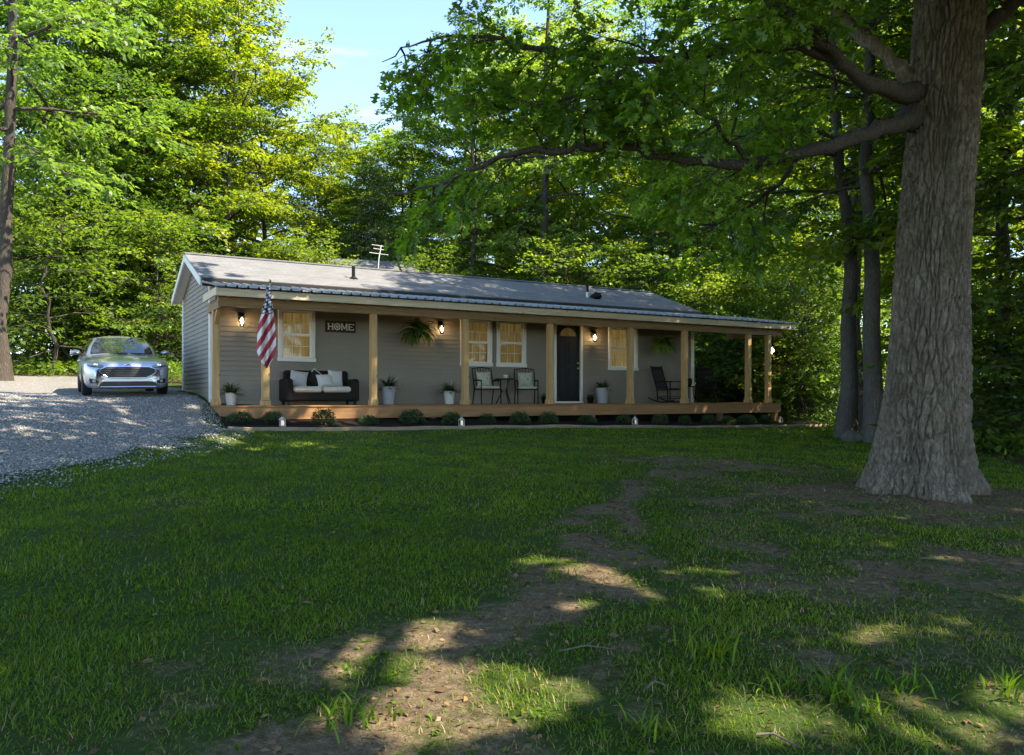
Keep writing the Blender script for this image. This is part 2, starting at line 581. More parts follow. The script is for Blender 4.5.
def glass_mat():
    m = NT('window_glass')
    fr = m.n('ShaderNodeFresnel'); fr.inputs[0].default_value = 1.5
    tr = m.n('ShaderNodeBsdfTransparent'); tr.inputs[0].default_value = (.9, .9, .88, 1)
    gl = m.n('ShaderNodeBsdfGlossy'); gl.inputs['Roughness'].default_value = .03
    ms = m.n('ShaderNodeMixShader')
    m.l(fr.outputs[0], ms.inputs[0]); m.l(tr.outputs[0], ms.inputs[1]); m.l(gl.outputs[0], ms.inputs[2])
    m.l(ms.outputs[0], m.out.inputs[0])
    return m.mat
M['glass'] = glass_mat()

def curtain_mat(name, strength):
    m = NT(name)
    v = m.coord('Object', (14, 1, .6))
    f = m.noise(v, 2, 4)
    c = m.ramp(f, [(.3, (.22, .15, .05)), (.7, (.40, .30, .11))])
    m.col(c).set(.9)
    m.l(c, m.p.inputs['Emission Color'])
    m.p.inputs['Emission Strength'].default_value = strength  # glow in the cloth stands in for room light behind it
    return m.mat
M['curtain'] = curtain_mat('lit_curtain', .10)
M['curtain_dim'] = curtain_mat('dim_curtain', .06)
M['bulb'] = emis('lamp_bulb', (1.0, .72, .38), 14)
M['candle_glow'] = emis('candle_glow', (.7, .62, .5), .22)
M['pot_white'] = simple('white_pot', (.60, .59, .57), .5, var=.08)
M['pot_grey'] = simple('grey_pot', (.36, .37, .40), .55, var=.08)
M['wicker'] = simple('dark_wicker', (.011, .009, .007), .7, var=.5, scale=60, spec=.2, bump=.5)
M['cushion'] = simple('cream_cushion', (.50, .48, .42), .9, var=.06, bump=.1)
M['pillow_grey'] = simple('grey_pillow', (.42, .42, .42), .9, var=.12, scale=30, bump=.1)
M['pillow_white'] = simple('white_pillow', (.58, .57, .56), .9, var=.14, scale=40, bump=.1)
M['pillow_black'] = simple('black_pillow', (.015, .015, .015), .9, var=.2)

def leafy_pillow():
    m = NT('leaf_print_pillow')
    v = m.coord('Object', (1, 1, .6))
    vo = m.n('ShaderNodeTexVoronoi'); vo.inputs['Scale'].default_value = 16
    m.l(v, vo.inputs['Vector'])
    m.col(m.mix(m.ramp(vo.outputs['Distance'], [(.32, 1), (.42, 0)]), (.40, .41, .36), (.25, .29, .12))).set(.9)
    return m.mat
M['pillow_leaf'] = leafy_pillow()

# ------------------------------------------------------------------ ground heights
anch = np.array([
    (0, 0, -1.55), (0, 3, -1.46), (-4, 3, -1.40), (4, 3, -1.47), (-9, 3, -1.15), (9, 3, -1.6), (0, 8, -1.22), (3, 6, -1.34), (-3, 6, -1.24), (-2.5, 11, -1.0), (2, 12, -1.04),
    (5, 9.7, -1.21), (9, 10, -1.28), (8, 20, -1.0), (12, 25, -1.05), (6.5, 14, -1.12),
    (-5.76, 9, -.99), (-5.54, 9.8, -.955), (-5.4, 11.3, -.876), (-5.31, 12.8, -.816), (-5.46, 14.7, -.735), (-5.8, 16.1, -.69),
    (-8, 9, -.80), (-8, 13, -.42), (-10.5, 16, -.10), (-8.8, 18.3, -.06), (-7.3, 18.4, -.13), (-10.5, 22.5, .10), (-8.2, 20.5, .05), (-9.2, 22.7, .19), (-13, 18, .05), (-12, 24, .40), (-9, 26, .5), (-15, 26, .55), (-14, 10, -.45),
    (9.8, 25.1, -.97), (2, 20.6, -.83), (5, 22.3, -.89), (-2, 18.3, -.76),
    (0, 30, .1), (8, 33, -.3), (-6, 34, .8), (14, 12, -1.35), (22, 20, -1.4), (20, 35, -.8), (-25, 30, 1.2), (-25, 10, .2), (-30, 55, 2.2), (30, 55, -.2), (0, 60, 1.2), (0, -12, -1.9), (-20, -10, -1.3), (20, -10, -2.2), (40, 20, -2), (-45, 30, 2)])
def _tps(r2):
    return np.where(r2 > 1e-12, .5 * r2 * np.log(np.maximum(r2, 1e-12)), 0)
_n = len(anch)
_K = _tps(((anch[:, None, :2] - anch[None, :, :2]) ** 2).sum(-1)) + np.eye(_n) * .15
_Pm = np.c_[np.ones(_n), anch[:, :2]]
_sol = np.linalg.solve(np.block([[_K, _Pm], [_Pm.T, np.zeros((3, 3))]]), np.r_[anch[:, 2], 0, 0, 0])
def gz(x, y):
    x = np.atleast_1d(np.asarray(x, float)); y = np.atleast_1d(np.asarray(y, float))
    xc = np.clip(x, -42, 38); yc = np.clip(y, -12, 60)
    out = np.empty(len(xc))
    for i in range(0, len(xc), 20000):
        q = np.c_[xc[i:i + 20000], yc[i:i + 20000]]
        r2 = ((q[:, None, :] - anch[None, :, :2]) ** 2).sum(-1)
        out[i:i + 20000] = _tps(r2) @ _sol[:_n] + _sol[_n] + q @ _sol[_n + 1:]
    d = np.hypot(x - xc, y - yc)
    bumpy = (vnoise(x * .9, y * .9, 3) - .5) * .05 + (vnoise(x * 3, y * 3, 4) - .5) * .02
    return out + EYE + bumpy + .012 * d * 0
def g1(x, y):
    return float(gz([x], [y])[0])
def at(px, py, D):
    return Vector(((px - 512) / FPX * D, D, EYE + (HZ - py) / FPX * D))
def ground_at(px, py):
    D = np.arange(2.2, 90, .03)
    X = (px - 512) / FPX * D
    z = EYE + (HZ - py) / FPX * D
    g = gz(X, D)
    i = int(np.argmax(z < g)) if (z < g).any() else len(D) - 1
    return Vector((X[i], D[i], g[i]))

# house frame: local x along the front, y into the house, z up from the deck top
P2 = Vector((-5.425, 17.6, EYE - .2156))
HR = R(30)
U = Vector((math.cos(HR), math.sin(HR), 0)); Vd = Vector((-math.sin(HR), math.cos(HR), 0))
def hp(s, d, z=0.0):
    return P2 + U * s + Vd * d + Vector((0, 0, z))
def to_house(x, y):
    rx, ry = x - P2.x, y - P2.y
    return rx * U.x + ry * U.y, rx * Vd.x + ry * Vd.y
def wall_px(px, d, py=None):
    r = (px - 512) / FPX
    s = (r * (17.6 + Vd.y * d) + 5.425 + .5 * d) / (U.x - .5 * r)
    Y = 17.6 + .5 * s + Vd.y * d
    if py is None: return s
    return s, (HZ - py) / FPX * Y + .2156

# dirt track (pixel outline of the photo's worn path, laid on the ground)
track = [(ground_at(px, py), wd) for px, py, wd in ((640, 480, .25), (620, 505, .4), (606, 545, .7), (560, 590, .85), (480, 632, 1.0), (420, 680, 1.1), (375, 735, 1.2), (340, 780, 1.3))]
def track_d(x, y):
    best = np.full(np.shape(x), 9.0); side = np.zeros(np.shape(x))
    for (a, wa), (b, wb) in zip(track[:-1], track[1:]):
        ax, ay = a.x, a.y; bx, by = b.x - a.x, b.y - a.y
        t = np.clip(((x - ax) * bx + (y - ay) * by) / (bx * bx + by * by), 0, 1)
        dd = np.hypot(x - ax - t * bx, y - ay - t * by) / (wa + (wb - wa) * t)
        sd = bx * (y - ay) - by * (x - ax)
        side = np.where(dd < best, sd, side)
        best = np.minimum(best, dd)
    return best, side
def dirtness(x, y):
    d, side = track_d(x, y)
    n = fnoise(x * 1.1, y * 1.1, 11, 4)
    n2 = fnoise(x * 3.2, y * 3.2, 13, 3)
    core = (1 - sstep(.15, 1.35, d + (n - .5) * 2.2)) * (.35 + .65 * sstep(.38, .62, n2 + (n - .5) * .5))
    right = np.where(side > 0, sstep(.2, 2.2, d), 0) * sstep(26, 18, y)
    under = right * (.40 + .45 * sstep(.42, .72, fnoise(x * .8 + 9, y * .8, 23, 3))) * (.5 + .6 * sstep(.35, .6, n2))
    foot = sstep(2.4, .9, np.hypot(x - 5.1, y - 9.7)) * .65
    left = .55 * sstep(.62, .8, fnoise(x * .6, y * .6, 31, 3))
    return np.clip(np.maximum.reduce([core, under, foot, left * .6]), 0, 1)
def drive_edge(y):
    """x of the gravel's right edge for a given y."""
    return np.interp(y, [-20, 4, 9, 9.8, 11.3, 12.8, 14.7, 16.0, 17.2, 18.7, 24, 30], [-5.0, -5.6, -5.76, -5.54, -5.40, -5.31, -5.46, -5.76, -6.2, -7.0, -10.1, -13])
def on_gravel(x, y, grow=0.0):
    n = (vnoise(x * 2.2, y * 2.2, 41) - .5) * .5
    return (x < drive_edge(y) + n + grow) & (y < 27.5 + n * 2) & (y > -15) & (x > -24)
def forest_mask(x, y):
    s, d = to_house(x, y)
    lf = np.where(x < -4, sstep(27.2, 28.2, y + (vnoise(x * .6, y * .6, 5) - .5) * 2), 0)
    back = sstep(7.5, 9, d) * (s > -2)
    rt = sstep(0, 1.2, x - np.interp(y, [0, 9, 14, 18, 22, 30], [9.5, 8.2, 8.4, 8.6, 10.6, 12.0]) + (vnoise(x, y, 6) - .5) * 1.4)
    return np.clip(np.maximum.reduce([lf, back, rt]), 0, 1)

def make_ground():
    xs = np.unique(np.concatenate([np.linspace(-600, -30, 20), np.arange(-30, -9, .6), np.arange(-9, 9, .11), np.arange(9, 30, .6), np.linspace(30, 600, 20)]))
    ys = np.unique(np.concatenate([np.linspace(-300, -6, 16), np.arange(-6, 2, .5), np.arange(2, 12, .10), np.arange(12, 21, .2), np.arange(21, 60, .8), np.linspace(60, 900, 24)]))
    X, Y = np.meshgrid(xs, ys)
    x, y = X.ravel(), Y.ravel()
    z = gz(x, y)
    nx, ny = len(xs), len(ys)
    i = np.arange(nx - 1)[None, :] + (np.arange(ny - 1) * nx)[:, None]
    F = np.stack([i, i + 1, i + nx + 1, i + nx], -1).reshape(-1, 4)
    me = np_mesh('lawn_ground', np.c_[x, y, z], [F])
    for nm, val in (('dirt', dirtness(x, y)), ('forest', forest_mask(x, y))):
        a = me.attributes.new(nm, 'FLOAT', 'POINT')
        a.data.foreach_set('value', val.astype(np.float32))
    tag(link_mesh('lawn_ground', me, M['ground'], smooth=True), 'green lawn with a worn dirt track sloping up to the porch', 'lawn', kind='structure')
make_ground()

def make_gravel():
    rows = np.concatenate([np.arange(-12, 6, 1.0), np.arange(6, 27.6, .3)])
    nu = 40
    V = []
    for y in rows:
        n = (vnoise([0.0], [y * 1.7], 43)[0] - .5) * .35
        xe = float(drive_edge(y)) + n
        x0 = -24 + (vnoise([3.0], [y * .4], 44)[0] - .5) * 2
        t = np.linspace(0, 1, nu + 1) ** .6
        xx = x0 + (xe - x0) * t
        yy = np.full_like(xx, y)
        if y > 27.2: yy = yy + (vnoise(xx, xx * 0, 45) - .5) * .8
        zz = gz(xx, yy) + .018 - .03 * sstep(.93, 1.0, t ** (1 / .6))
        V.append(np.c_[xx, yy, zz])
    V = np.concatenate(V)
    n1 = nu + 1
    i = np.arange(nu)[None, :] + (np.arange(len(rows) - 1) * n1)[:, None]
    F = np.stack([i, i + 1, i + n1 + 1, i + n1], -1).reshape(-1, 4)
    tag(link_mesh('gravel_driveway', np_mesh('gravel_driveway', V, [F]), M['gravel'], smooth=True), 'grey crushed stone driveway beside the house', 'driveway', kind='structure')
    # loose stones
    r = np.random.default_rng(5)
    n = 60000
    D = np.sqrt(r.uniform(7.0 ** 2, 19.5 ** 2, n)); px = r.uniform(-60, 250, n)
    x = (px - 512) / FPX * D; y = D
    ok = on_gravel(x, y, 0.0) | on_gravel(x, y, .55) & (r.random(n) < .28)
    s_, d_ = to_house(x, y)
    ok &= ~((s_ > -1.0) & (d_ > -1.2))
    x, y = x[ok], y[ok]; n = len(x)
    oct_v = np.array([(1, 0, 0), (0, 1, 0), (-1, 0, 0), (0, -1, 0), (0, 0, 1), (0, 0, -1)], float)
    oct_f = np.array([(0, 1, 4), (1, 2, 4), (2, 3, 4), (3, 0, 4), (1, 0, 5), (2, 1, 5), (3, 2, 5), (0, 3, 5)])
    sz = r.uniform(.005, .012, n) + .014 * r.random(n) ** 4
    jit = r.uniform(.6, 1.3, (n, 6, 1)) * oct_v[None] * sz[:, None, None] * np.array([1, 1, .65])
    th = r.uniform(0, 6.28, n)
    cx, sx = np.cos(th)[:, None], np.sin(th)[:, None]
    vx = jit[..., 0] * cx - jit[..., 1] * sx; vy = jit[..., 0] * sx + jit[..., 1] * cx
    V = np.stack([vx + x[:, None], vy + y[:, None], jit[..., 2] + (gz(x, y) + .026)[:, None]], -1).reshape(-1, 3)
    F = (oct_f[None] + (np.arange(n) * 6)[:, None, None]).reshape(-1, 3)
    tag(link_mesh('gravel_stones', np_mesh('gravel_stones', V, [F], np.repeat(r.random(n), 6)), M['stone']), 'loose grey crushed stones covering the driveway', 'gravel', kind='stuff')
make_gravel()

# ------------------------------------------------------------------ mulch bed and its edging
BED = [(s, -1.12 + .05 * math.sin(s * .5)) for s in np.arange(-1.0, 17.01, .25)]
def make_bed():
    mb = MB()
    n = 8
    vs = []
    for s, d in BED:
        for k in range(n + 1):
            dd = d + (.35 - d) * k / n
            p = hp(s, dd)
            vs.append((p.x, p.y, g1(p.x, p.y) + .03 + .05 * math.sin(math.pi * k / n) + random.uniform(-.012, .012)))
    fs = [(i * (n + 1) + k, (i + 1) * (n + 1) + k, (i + 1) * (n + 1) + k + 1, i * (n + 1) + k + 1) for i in range(len(BED) - 1) for k in range(n)]
    mb.add(vs, fs)
    tag(mb.build('mulch_bed', M['mulch'], smooth=True), 'dark mulch flower bed along the porch front', 'flower bed', kind='structure')
    # edging: one long low timber
    eb = MB()
    prof = [(-.07, -.06), (-.07, .055), (-.06, .07), (.05, .07), (.06, .055), (.06, -.06)]
    vs, fs = [], []
    pts = BED + [(17.05, BED[-1][1])]
    for s, d in pts:
        for (a, b) in prof:
            p = hp(s, d + a)
            q = hp(s, d)
            vs.append((p.x, p.y, g1(q.x, q.y) + b))
    k = len(prof)
    for i in range(len(pts) - 1):
        for j in range(k - 1):
            fs.append((i * k + j, i * k + j + 1, (i + 1) * k + j + 1, (i + 1) * k + j))
    fs.append(tuple(range(k))); fs.append(tuple(reversed(range((len(pts) - 1) * k, len(pts) * k))))
    eb.add(vs, fs)
    tag(eb.build('bed_edging', simple('edging_timber', (.22, .17, .12), .8, var=.25, scale=4, bump=.3)), 'long pale timber edging between the mulch bed and the lawn', 'edging')
make_bed()

# ------------------------------------------------------------------ the house
S0, S1 = -.85, 14.1
DW, DB = 1.75, 6.15
ZE, ZP = 2.94, 3.85
house = empty('ranch_house', P2, HR, 'long single storey grey ranch house with low gable roof and a full-width timber porch', 'house')
dm = (DW + DB) / 2
def roof_z(d):
    return ZP - (ZP - ZE) / (dm - 1.45) * abs(d - dm)

def opening(px0, py0, px1, py1):
    s0, z1 = wall_px(px0, DW, py0); s1, z0 = wall_px(px1, DW, py1)
    zz1 = wall_px((px0 + px1) / 2, DW, py0)[1]; zz0 = wall_px((px0 + px1) / 2, DW, py1)[1]
    return s0, s1, zz0, zz1
WIN = [opening(277.7, 307.8, 314.8, 361.8), opening(460, 318, 491.5, 366.5), opening(496, 319, 525.5, 367.3), opening(608, 325.7, 637, 370.5)]
DOOR = opening(553.4, 322.4, 582, 399)
DOOR = (DOOR[0], DOOR[1], .012, DOOR[3])
FR = .10
OPEN = [(a + FR * .5, b - FR * .5, c + FR * .5, d - FR * .5) for a, b, c, d in WIN] + [(DOOR[0] + .04, DOOR[1] - .04, 0, DOOR[3] - .05)]

def lap_wall(name, length, z0, ztop, opens, place, parent, exposure=.115):
    """lap siding rows as real sawtooth courses, cut around the openings"""
    mb = MB()
    z = z0
    while z < ztop:
        zt = min(z + exposure, ztop)
        cuts = sorted({z, zt} | {o[2] for o in opens if z < o[2] < zt} | {o[3] for o in opens if z < o[3] < zt})
        for a, b in zip(cuts[:-1], cuts[1:]):
            mid = (a + b) / 2
            iv = [(0.0, length)]
            for o in opens:
                if o[2] < mid < o[3]:
                    nv = []
                    for p, q in iv:
                        if o[0] > p: nv.append((p, min(q, o[0])))
                        if o[1] < q: nv.append((max(p, o[1]), q))
                    iv = [(p, q) for p, q in nv if q - p > 1e-4]
            oa = .021 * (1 - (a - z) / exposure); ob = .021 * (1 - (b - z) / exposure)
            for p, q in iv:
                mb.add([place(p, oa, a), place(q, oa, a), place(q, ob, b), place(p, ob, b)], [(0, 1, 2, 3)])
                if abs(a - z) < 1e-6:
                    mb.add([place(p, 0, a), place(q, 0, a), place(q, oa, a), place(p, oa, a)], [(0, 1, 2, 3)])
        z = zt
    return mb
mb = lap_wall('front', S1 - S0, -.9, 2.86, [(o[0] - S0, o[1] - S0, o[2], o[3]) for o in OPEN], lambda p, o, z: (S0 + p, DW - o, z), house)
# gables: rows clipped by the roof line
def gable(mb, s, sgn):
    z = -1.3
    while z < ZP - .1:
        zt = z + .115
        def half(zz):
            return DW if zz <= roof_z(DW) - .06 else dm - (ZP - .06 - zz) / ((ZP - ZE) / (dm - 1.45))
        ha, hb = half(z), min(half(min(zt, ZP - .065)), dm)
        mb.add([(s + sgn * .018, ha, z), (s + sgn * .018, 2 * dm - ha, z), (s, 2 * dm - hb, zt), (s, hb, zt)], [(0, 1, 2, 3)])
        mb.add([(s, ha, z), (s, 2 * dm - ha, z), (s + sgn * .018, 2 * dm - ha, z), (s + sgn * .018, ha, z)], [(0, 1, 2, 3)])
        z = zt
gable(mb, S0, -1); gable(mb, S1, 1)
mb.add([(S0, DB, -1.3), (S1, DB, -1.3), (S1, DB, ZE), (S0, DB, ZE)], [(0, 1, 2, 3)])
mb.build('siding_wall', M['siding'], house)
# room behind the windows
rb = MB()
rb.add([(S0 + .05, 3.0, -.2), (S1 - .05, 3.0, -.2), (S1 - .05, 3.0, 2.6), (S0 + .05, 3.0, 2.6)], [(0, 1, 2, 3)])
rb.add([(S0 + .05, DW + .01, 2.6), (S1 - .05, DW + .01, 2.6), (S1 - .05, 3.0, 2.6), (S0 + .05, 3.0, 2.6)], [(0, 1, 2, 3)])
rb.build('inner_wall', simple('inner_wall', (.25, .22, .17), .9), house)
# corner trim
for c_, d_ in (((S0 - .012, DW + .03, .9), (.05, .13, 4.0)), ((S0 - .012, DB - .03, .9), (.05, .13, 4.0)), ((S1 + .012, DW + .03, .9), (.05, .13, 4.0)), ((S0 + .045, DW - .016, .9), (.10, .035, 3.95)), ((S1 - .045, DW - .016, .9), (.10, .035, 3.95))):
    ct = MB(); ct.box(c_, d_); ct.build('corner_trim', M['white'], house)

# main roof: two slabs with rake boards and a dark eave band
RS0, RS1 = S0 - .27, S1 + .08
def roof_slab():
    mb = MB()
    th = .09
    for sg in (-1, 1):
        de = dm + sg * (dm - 1.45)
        prof = [(dm, ZP), (de, ZE), (de, ZE - th), (dm, ZP - th)]
        vs = [(s, d, z) for s in (RS0, RS1) for d, z in prof]
        mb.add(vs, [(0, 1, 5, 4), (1, 2, 6, 5), (2, 3, 7, 6), (0, 3, 2, 1), (4, 5, 6, 7)])
        # shingle courses: thin steps every 0.14 m
        L = math.hypot(de - dm, ZP - ZE); n = int(L / .14)
        for k in range(n):
            t0, t1 = k / n, (k + 1) / n
            d0, z0 = dm + (de - dm) * t0, ZP + (ZE - ZP) * t0
            d1, z1 = dm + (de - dm) * t1, ZP + (ZE - ZP) * t1
            mb.add([(RS0 - .01, d0, z0 + .003), (RS1 + .01, d0, z0 + .003), (RS1 + .01, d1, z1 + .016), (RS0 - .01, d1, z1 + .016), (RS0 - .01, d1, z1 + .002), (RS1 + .01, d1, z1 + .002)], [(0, 1, 2, 3), (3, 2, 5, 4)])
    mb.box(((RS0 + RS1) / 2, dm, ZP + .012), (RS1 - RS0 + .03, .22, .035))
    return mb.build('shingle_roof', M['shingle'], house)
roof = roof_slab()
fb = MB()
fb.span((RS0 + .03, 1.425, ZE - .20), (RS1 - .03, 1.448, ZE - .02))
fb.span((RS0 + .03, 1.36, ZE - .11), (RS1 - .03, 1.42, ZE - .015), .012)
fb.build('eave_gutter', simple('shadowed_gutter', (.012, .012, .014), .5), house)  # fascia and gutter near black, with the eave's shadow line in their colour
for s in (RS0, RS1):
    rk = MB()
    for sg in (-1, 1):
        de = dm + sg * (dm - 1.45)
        x0, x1 = s - .02, s + .02
        vs = [(x, d, z) for x in (x0, x1) for d, z in ((dm, ZP - .012), (de, ZE - .012), (de, ZE - .19), (dm, ZP - .19))]
        rk.add(vs, [(0, 3, 2, 1), (4, 5, 6, 7), (0, 1, 5, 4), (1, 2, 6, 5), (2, 3, 7, 6)])
        # rake soffit
        si = S0 - .02 if s < 0 else S1 + .02
        rk.add([(s, dm, ZP - .13), (si, dm, ZP - .13), (si, de, ZE - .13), (s, de, ZE - .13)], [(0, 1, 2, 3)])
    rk.build('rake_board', M['white'], house)
# roof vents
def ridge_hit(px, py):
    """a point on the front roof slope seen at this pixel"""
    best = None
    for d in np.arange(1.45, dm, .02):
        s, z = wall_px(px, d, py)
        if z <= roof_z(d): best = (s, d, roof_z(d)); break
    return best or (wall_px(px, dm), dm, ZP)
a = ridge_hit(353.5, 279); vb = MB()
vb.tube([(a[0], a[1], a[2] - .05), (a[0], a[1], a[2] + .34)], .045, 10).lathe([(.12, 0), (.05, .07)], (a[0], a[1], a[2] + .0), 12)
vb.build('vent_pipe', M['black'], roof)
a = ridge_hit(587.5, 297.5); vb = MB()
vb.tube([(a[0], a[1], a[2] - .05), (a[0], a[1], a[2] + .16)], .05, 10)
o = vb.build('vent_pipe', M['white'], roof)
vb = MB(); vb.tube([(a[0], a[1], a[2] + .162), (a[0], a[1], a[2] + .42)], .042, 10); vb.build('vent_pipe', M['black'], roof)
a = ridge_hit(596, 299); vb = MB()
vb.box((a[0], a[1], a[2] + .07), (.26, .30, .18), Matrix.Rotation(-.35, 3, 'X'), .03)
vb.build('roof_vent', M['black'], roof)
# tv antenna on the ridge
s_ = wall_px(378, dm)
an = empty('tv_antenna', hp(s_, dm, ZP), HR, 'thin pale television antenna standing on the roof ridge', 'antenna')
vb = MB(); vb.tube([(0, 0, -.05), (.03, 0, .35), (.10, 0, .72)], .012, 8); vb.build('mast', M['white'], an)
vb = MB()
for z, l in ((.70, .26), (.60, .20), (.47, .30)):
    vb.tube([(.09 - l + (z - .7) * .15, .05, z + .02), (.09 + l * .8 + (z - .7) * .15, -.05, z - .02)], .008, 6)
vb.build('dipole', M['white'], an)

# windows
def make_window(k, o, dim):
    s0, s1, z0, z1 = o
    W, H = s1 - s0, z1 - z0
    f = FR
    fr = MB()
    y0, y1 = DW - .055, DW + .05
    fr.span((s0, y0, z1 - f), (s1, y1, z1), .01).span((s0 - .015, y0 - .02, z0), (s1 + .015, y1, z0 + f), .01)
    fr.span((s0, y0, z0 + f), (s0 + f, y1, z1 - f), .008).span((s1 - f, y0, z0 + f), (s1, y1, z1 - f), .008)
    fo = fr.build('window', M['white'], house)
    a0, a1, b0, b1 = s0 + f, s1 - f, z0 + f, z1 - f
    zm = (b0 + b1) / 2
    sb = MB()
    t = .035
    for (c0, c1, yy) in ((zm, b1, DW + .0), (b0, zm, DW - .02)):
        sb.span((a0, yy, c1 - t), (a1, yy + .03, c1)).span((a0, yy, c0), (a1, yy + .03, c0 + t))
        sb.span((a0, yy, c0 + t), (a0 + t, yy + .03, c1 - t)).span((a1 - t, yy, c0 + t), (a1, yy + .03, c1 - t))
    sb.build('sash', M['white'], fo)
    g = MB()
    for (c0, c1, yy) in ((zm, b1, DW + .016), (b0, zm, DW - .004)):
        g.add([(a0 + t, yy, c0 + t), (a1 - t, yy, c0 + t), (a1 - t, yy, c1 - t), (a0 + t, yy, c1 - t)], [(0, 1, 2, 3)])
    g.build('pane', M['glass'], fo)
    mu = MB()
    for (c0, c1, yy) in ((zm, b1, DW + .010), (b0, zm, DW - .010)):
        for q in (1, 2):
            xx = a0 + t + (a1 - a0 - 2 * t) * q / 3
            mu.span((xx - .009, yy - .004, c0 + t), (xx + .009, yy + .002, c1 - t))
        zz = (c0 + c1) / 2
        mu.span((a0 + t, yy - .0045, zz - .009), (a1 - t, yy + .0025, zz + .009))
    mu.build('muntin', M['cream'], fo)
    cu = MB()
    n = 60
    lo = b0 - .03
    def fn(u, v):
        return (a0 + (a1 - a0) * u, DW + .12 + .022 * math.sin(u * 40 + k) + .01 * math.sin(u * 17), lo + (b1 + .03 - lo) * v)
    cu.grid(fn, n, 2)
    cu.build('curtain', M['curtain_dim'] if dim else M['curtain'], fo, True)
for k, o in enumerate(WIN):
    make_window(k, o, k in (1, 2))

# front door
def make_door():
    s0, s1, z0, z1 = DOOR
    f = .085
    fr = MB()
    fr.span((s0, DW - .05, z0), (s0 + f, DW + .06, z1 - f), .006).span((s1 - f, DW - .05, z0), (s1, DW + .06, z1 - f), .006)
    fr.span((s0, DW - .05, z1 - f), (s1, DW + .06, z1), .006).span((s0, DW - .09, z0 - .01), (s1, DW + .06, z0 + .045), .006)
    d = MB()
    a0, a1, b0, b1 = s0 + f, s1 - f, z0 + .045, z1 - f
    d.span((a0, DW + .005, b0), (a1, DW + .05, b1))
    w = a1 - a0
    for (x0, x1, y0, y1) in ((.12, .45, .06, .42), (.55, .88, .06, .42), (.12, .45, .48, .78), (.55, .88, .48, .78)):
        X0, X1, Z0, Z1 = a0 + w * x0, a0 + w * x1, b0 + (b1 - b0) * y0, b0 + (b1 - b0) * y1
        for q in ((X0, X1, Z0, Z0 + .025), (X0, X1, Z1 - .025, Z1), (X0, X0 + .025, Z0, Z1), (X1 - .025, X1, Z0, Z1)):
            d.span((q[0], DW - .004, q[2]), (q[1], DW + .006, q[3]))
    do = d.build('front_door', M['door_black'], house)
    fr.build('door_frame', M['white'], do)
    fl = MB()
    cx, cz, rr = (a0 + a1) / 2, b0 + (b1 - b0) * .86, w * .33
    arc = [(cx + rr * math.cos(t), DW - .001, cz + rr * .85 * math.sin(t)) for t in np.linspace(0, math.pi, 17)]
    fl.add([(cx, DW - .001, cz)] + arc, [(0, i, i + 1) for i in range(1, 17)])
    fl.build('fan_light', curtain_mat('fan_light_glass', .02), do)
    mu = MB()
    mu.tube([(p[0], p[1] - .008, p[2]) for p in arc], .012, 6)
    for t in (.25, .5, .75):
        mu.tube([(cx, DW - .009, cz), (cx + rr * math.cos(t * math.pi), DW - .009, cz + rr * .85 * math.sin(t * math.pi))], .007, 6)
    mu.tube([(cx - rr, DW - .009, cz), (cx + rr, DW - .009, cz)], .012, 6)
    mu.build('fan_light_frame', simple('fan_frame', (.2, .19, .17), .5), do)
    h = MB()
    h.lathe([(0, -.075), (.025, -.07), (.032, -.05), (.02, -.025), (.012, -.012), (.03, -.004), (.03, .004)], (a1 - .07, DW, b0 + .98), 14, 'y')
    h.build('door_handle', M['brass'], do)
    h = MB(); h.lathe([(0, -.02), (.03, -.018), (.03, .004)], (a1 - .07, DW, b0 + 1.14), 14, 'y')
    h.build('deadbolt', M['brass'], do)
    for z in (.25, 1.0, 1.8):
        hg = MB(); hg.span((a0 - .012, DW - .012, b0 + z - .05), (a0 + .012, DW + .004, b0 + z + .05)); hg.build('hinge', M['brass'], do)
make_door()

# porch: deck, posts, beam, rafters and metal roof, all fixed to the house
dk = MB()
D0, D1 = -.17, DW - .02
SL, SR = -1.0, 16.1
nb = 14
bw = (D1 - D0) / nb
for i in range(nb):
    d0 = D0 + i * bw
    xs_ = [SL] + sorted(random.uniform(SL + 2, SR - 2) for _ in range(3)) + [SR]
    for p, q in zip(xs_[:-1], xs_[1:]):
        dk.span((p + .003, d0 + .004, -.032 + random.uniform(-.001, .001)), (q - .003, d0 + bw - .004, 0), .004)
dk.build('porch_deck', M['deck'], house)
sk = MB()
sk.span((SL + .03, D0 + .02, -.30), (SR - .03, D0 + .06, -.034)).span((SL + .03, D0 + .06, -.30), (SL + .07, D1, -.034)).span((SR - .07, D0 + .06, -.30), (SR - .03, D1, -.034))
for s in np.arange(SL + .2, SR, 2.4):
    sk.span((s, D0 + .2, -1.2), (s + .14, D0 + .34, -.04))
sk.build('deck_skirt', M['skirt'], house)
vbk = MB(); vbk.span((SL + .1, D0 + .5, -1.2), (SR - .1, D0 + .54, -.05)); vbk.build('under_deck_shade_panel', M['mulch'], house)  # dark sheet added to stand for the shade under the deck
BZ0, BZ1 = 2.14, 2.36
POSTS = [(0.0, 0), (2.49, 0), (4.905, 0), (7.43, 0), (10.13, 0), (12.16, 0), (14.78, 0), (15.66, 0)]
for i, (s, d) in enumerate(POSTS + [(S0 - .02, 1.0)]):
    p = MB()
    h = .075
    p.box((0, 0, BZ0 / 2), (2 * h, 2 * h, BZ0 - .002), None, .008)
    p.box((0, 0, .055), (2 * h + .05, 2 * h + .05, .11), None, .012)
    p.box((0, 0, .13), (2 * h + .025, 2 * h + .025, .04), None, .01)
    po = p.build('porch_post', M['post'], house)
    po.location = (s, d, 0)
bm_ = MB()
bm_.span((-1.0, -.06, BZ0), (16.2, .06, BZ1))
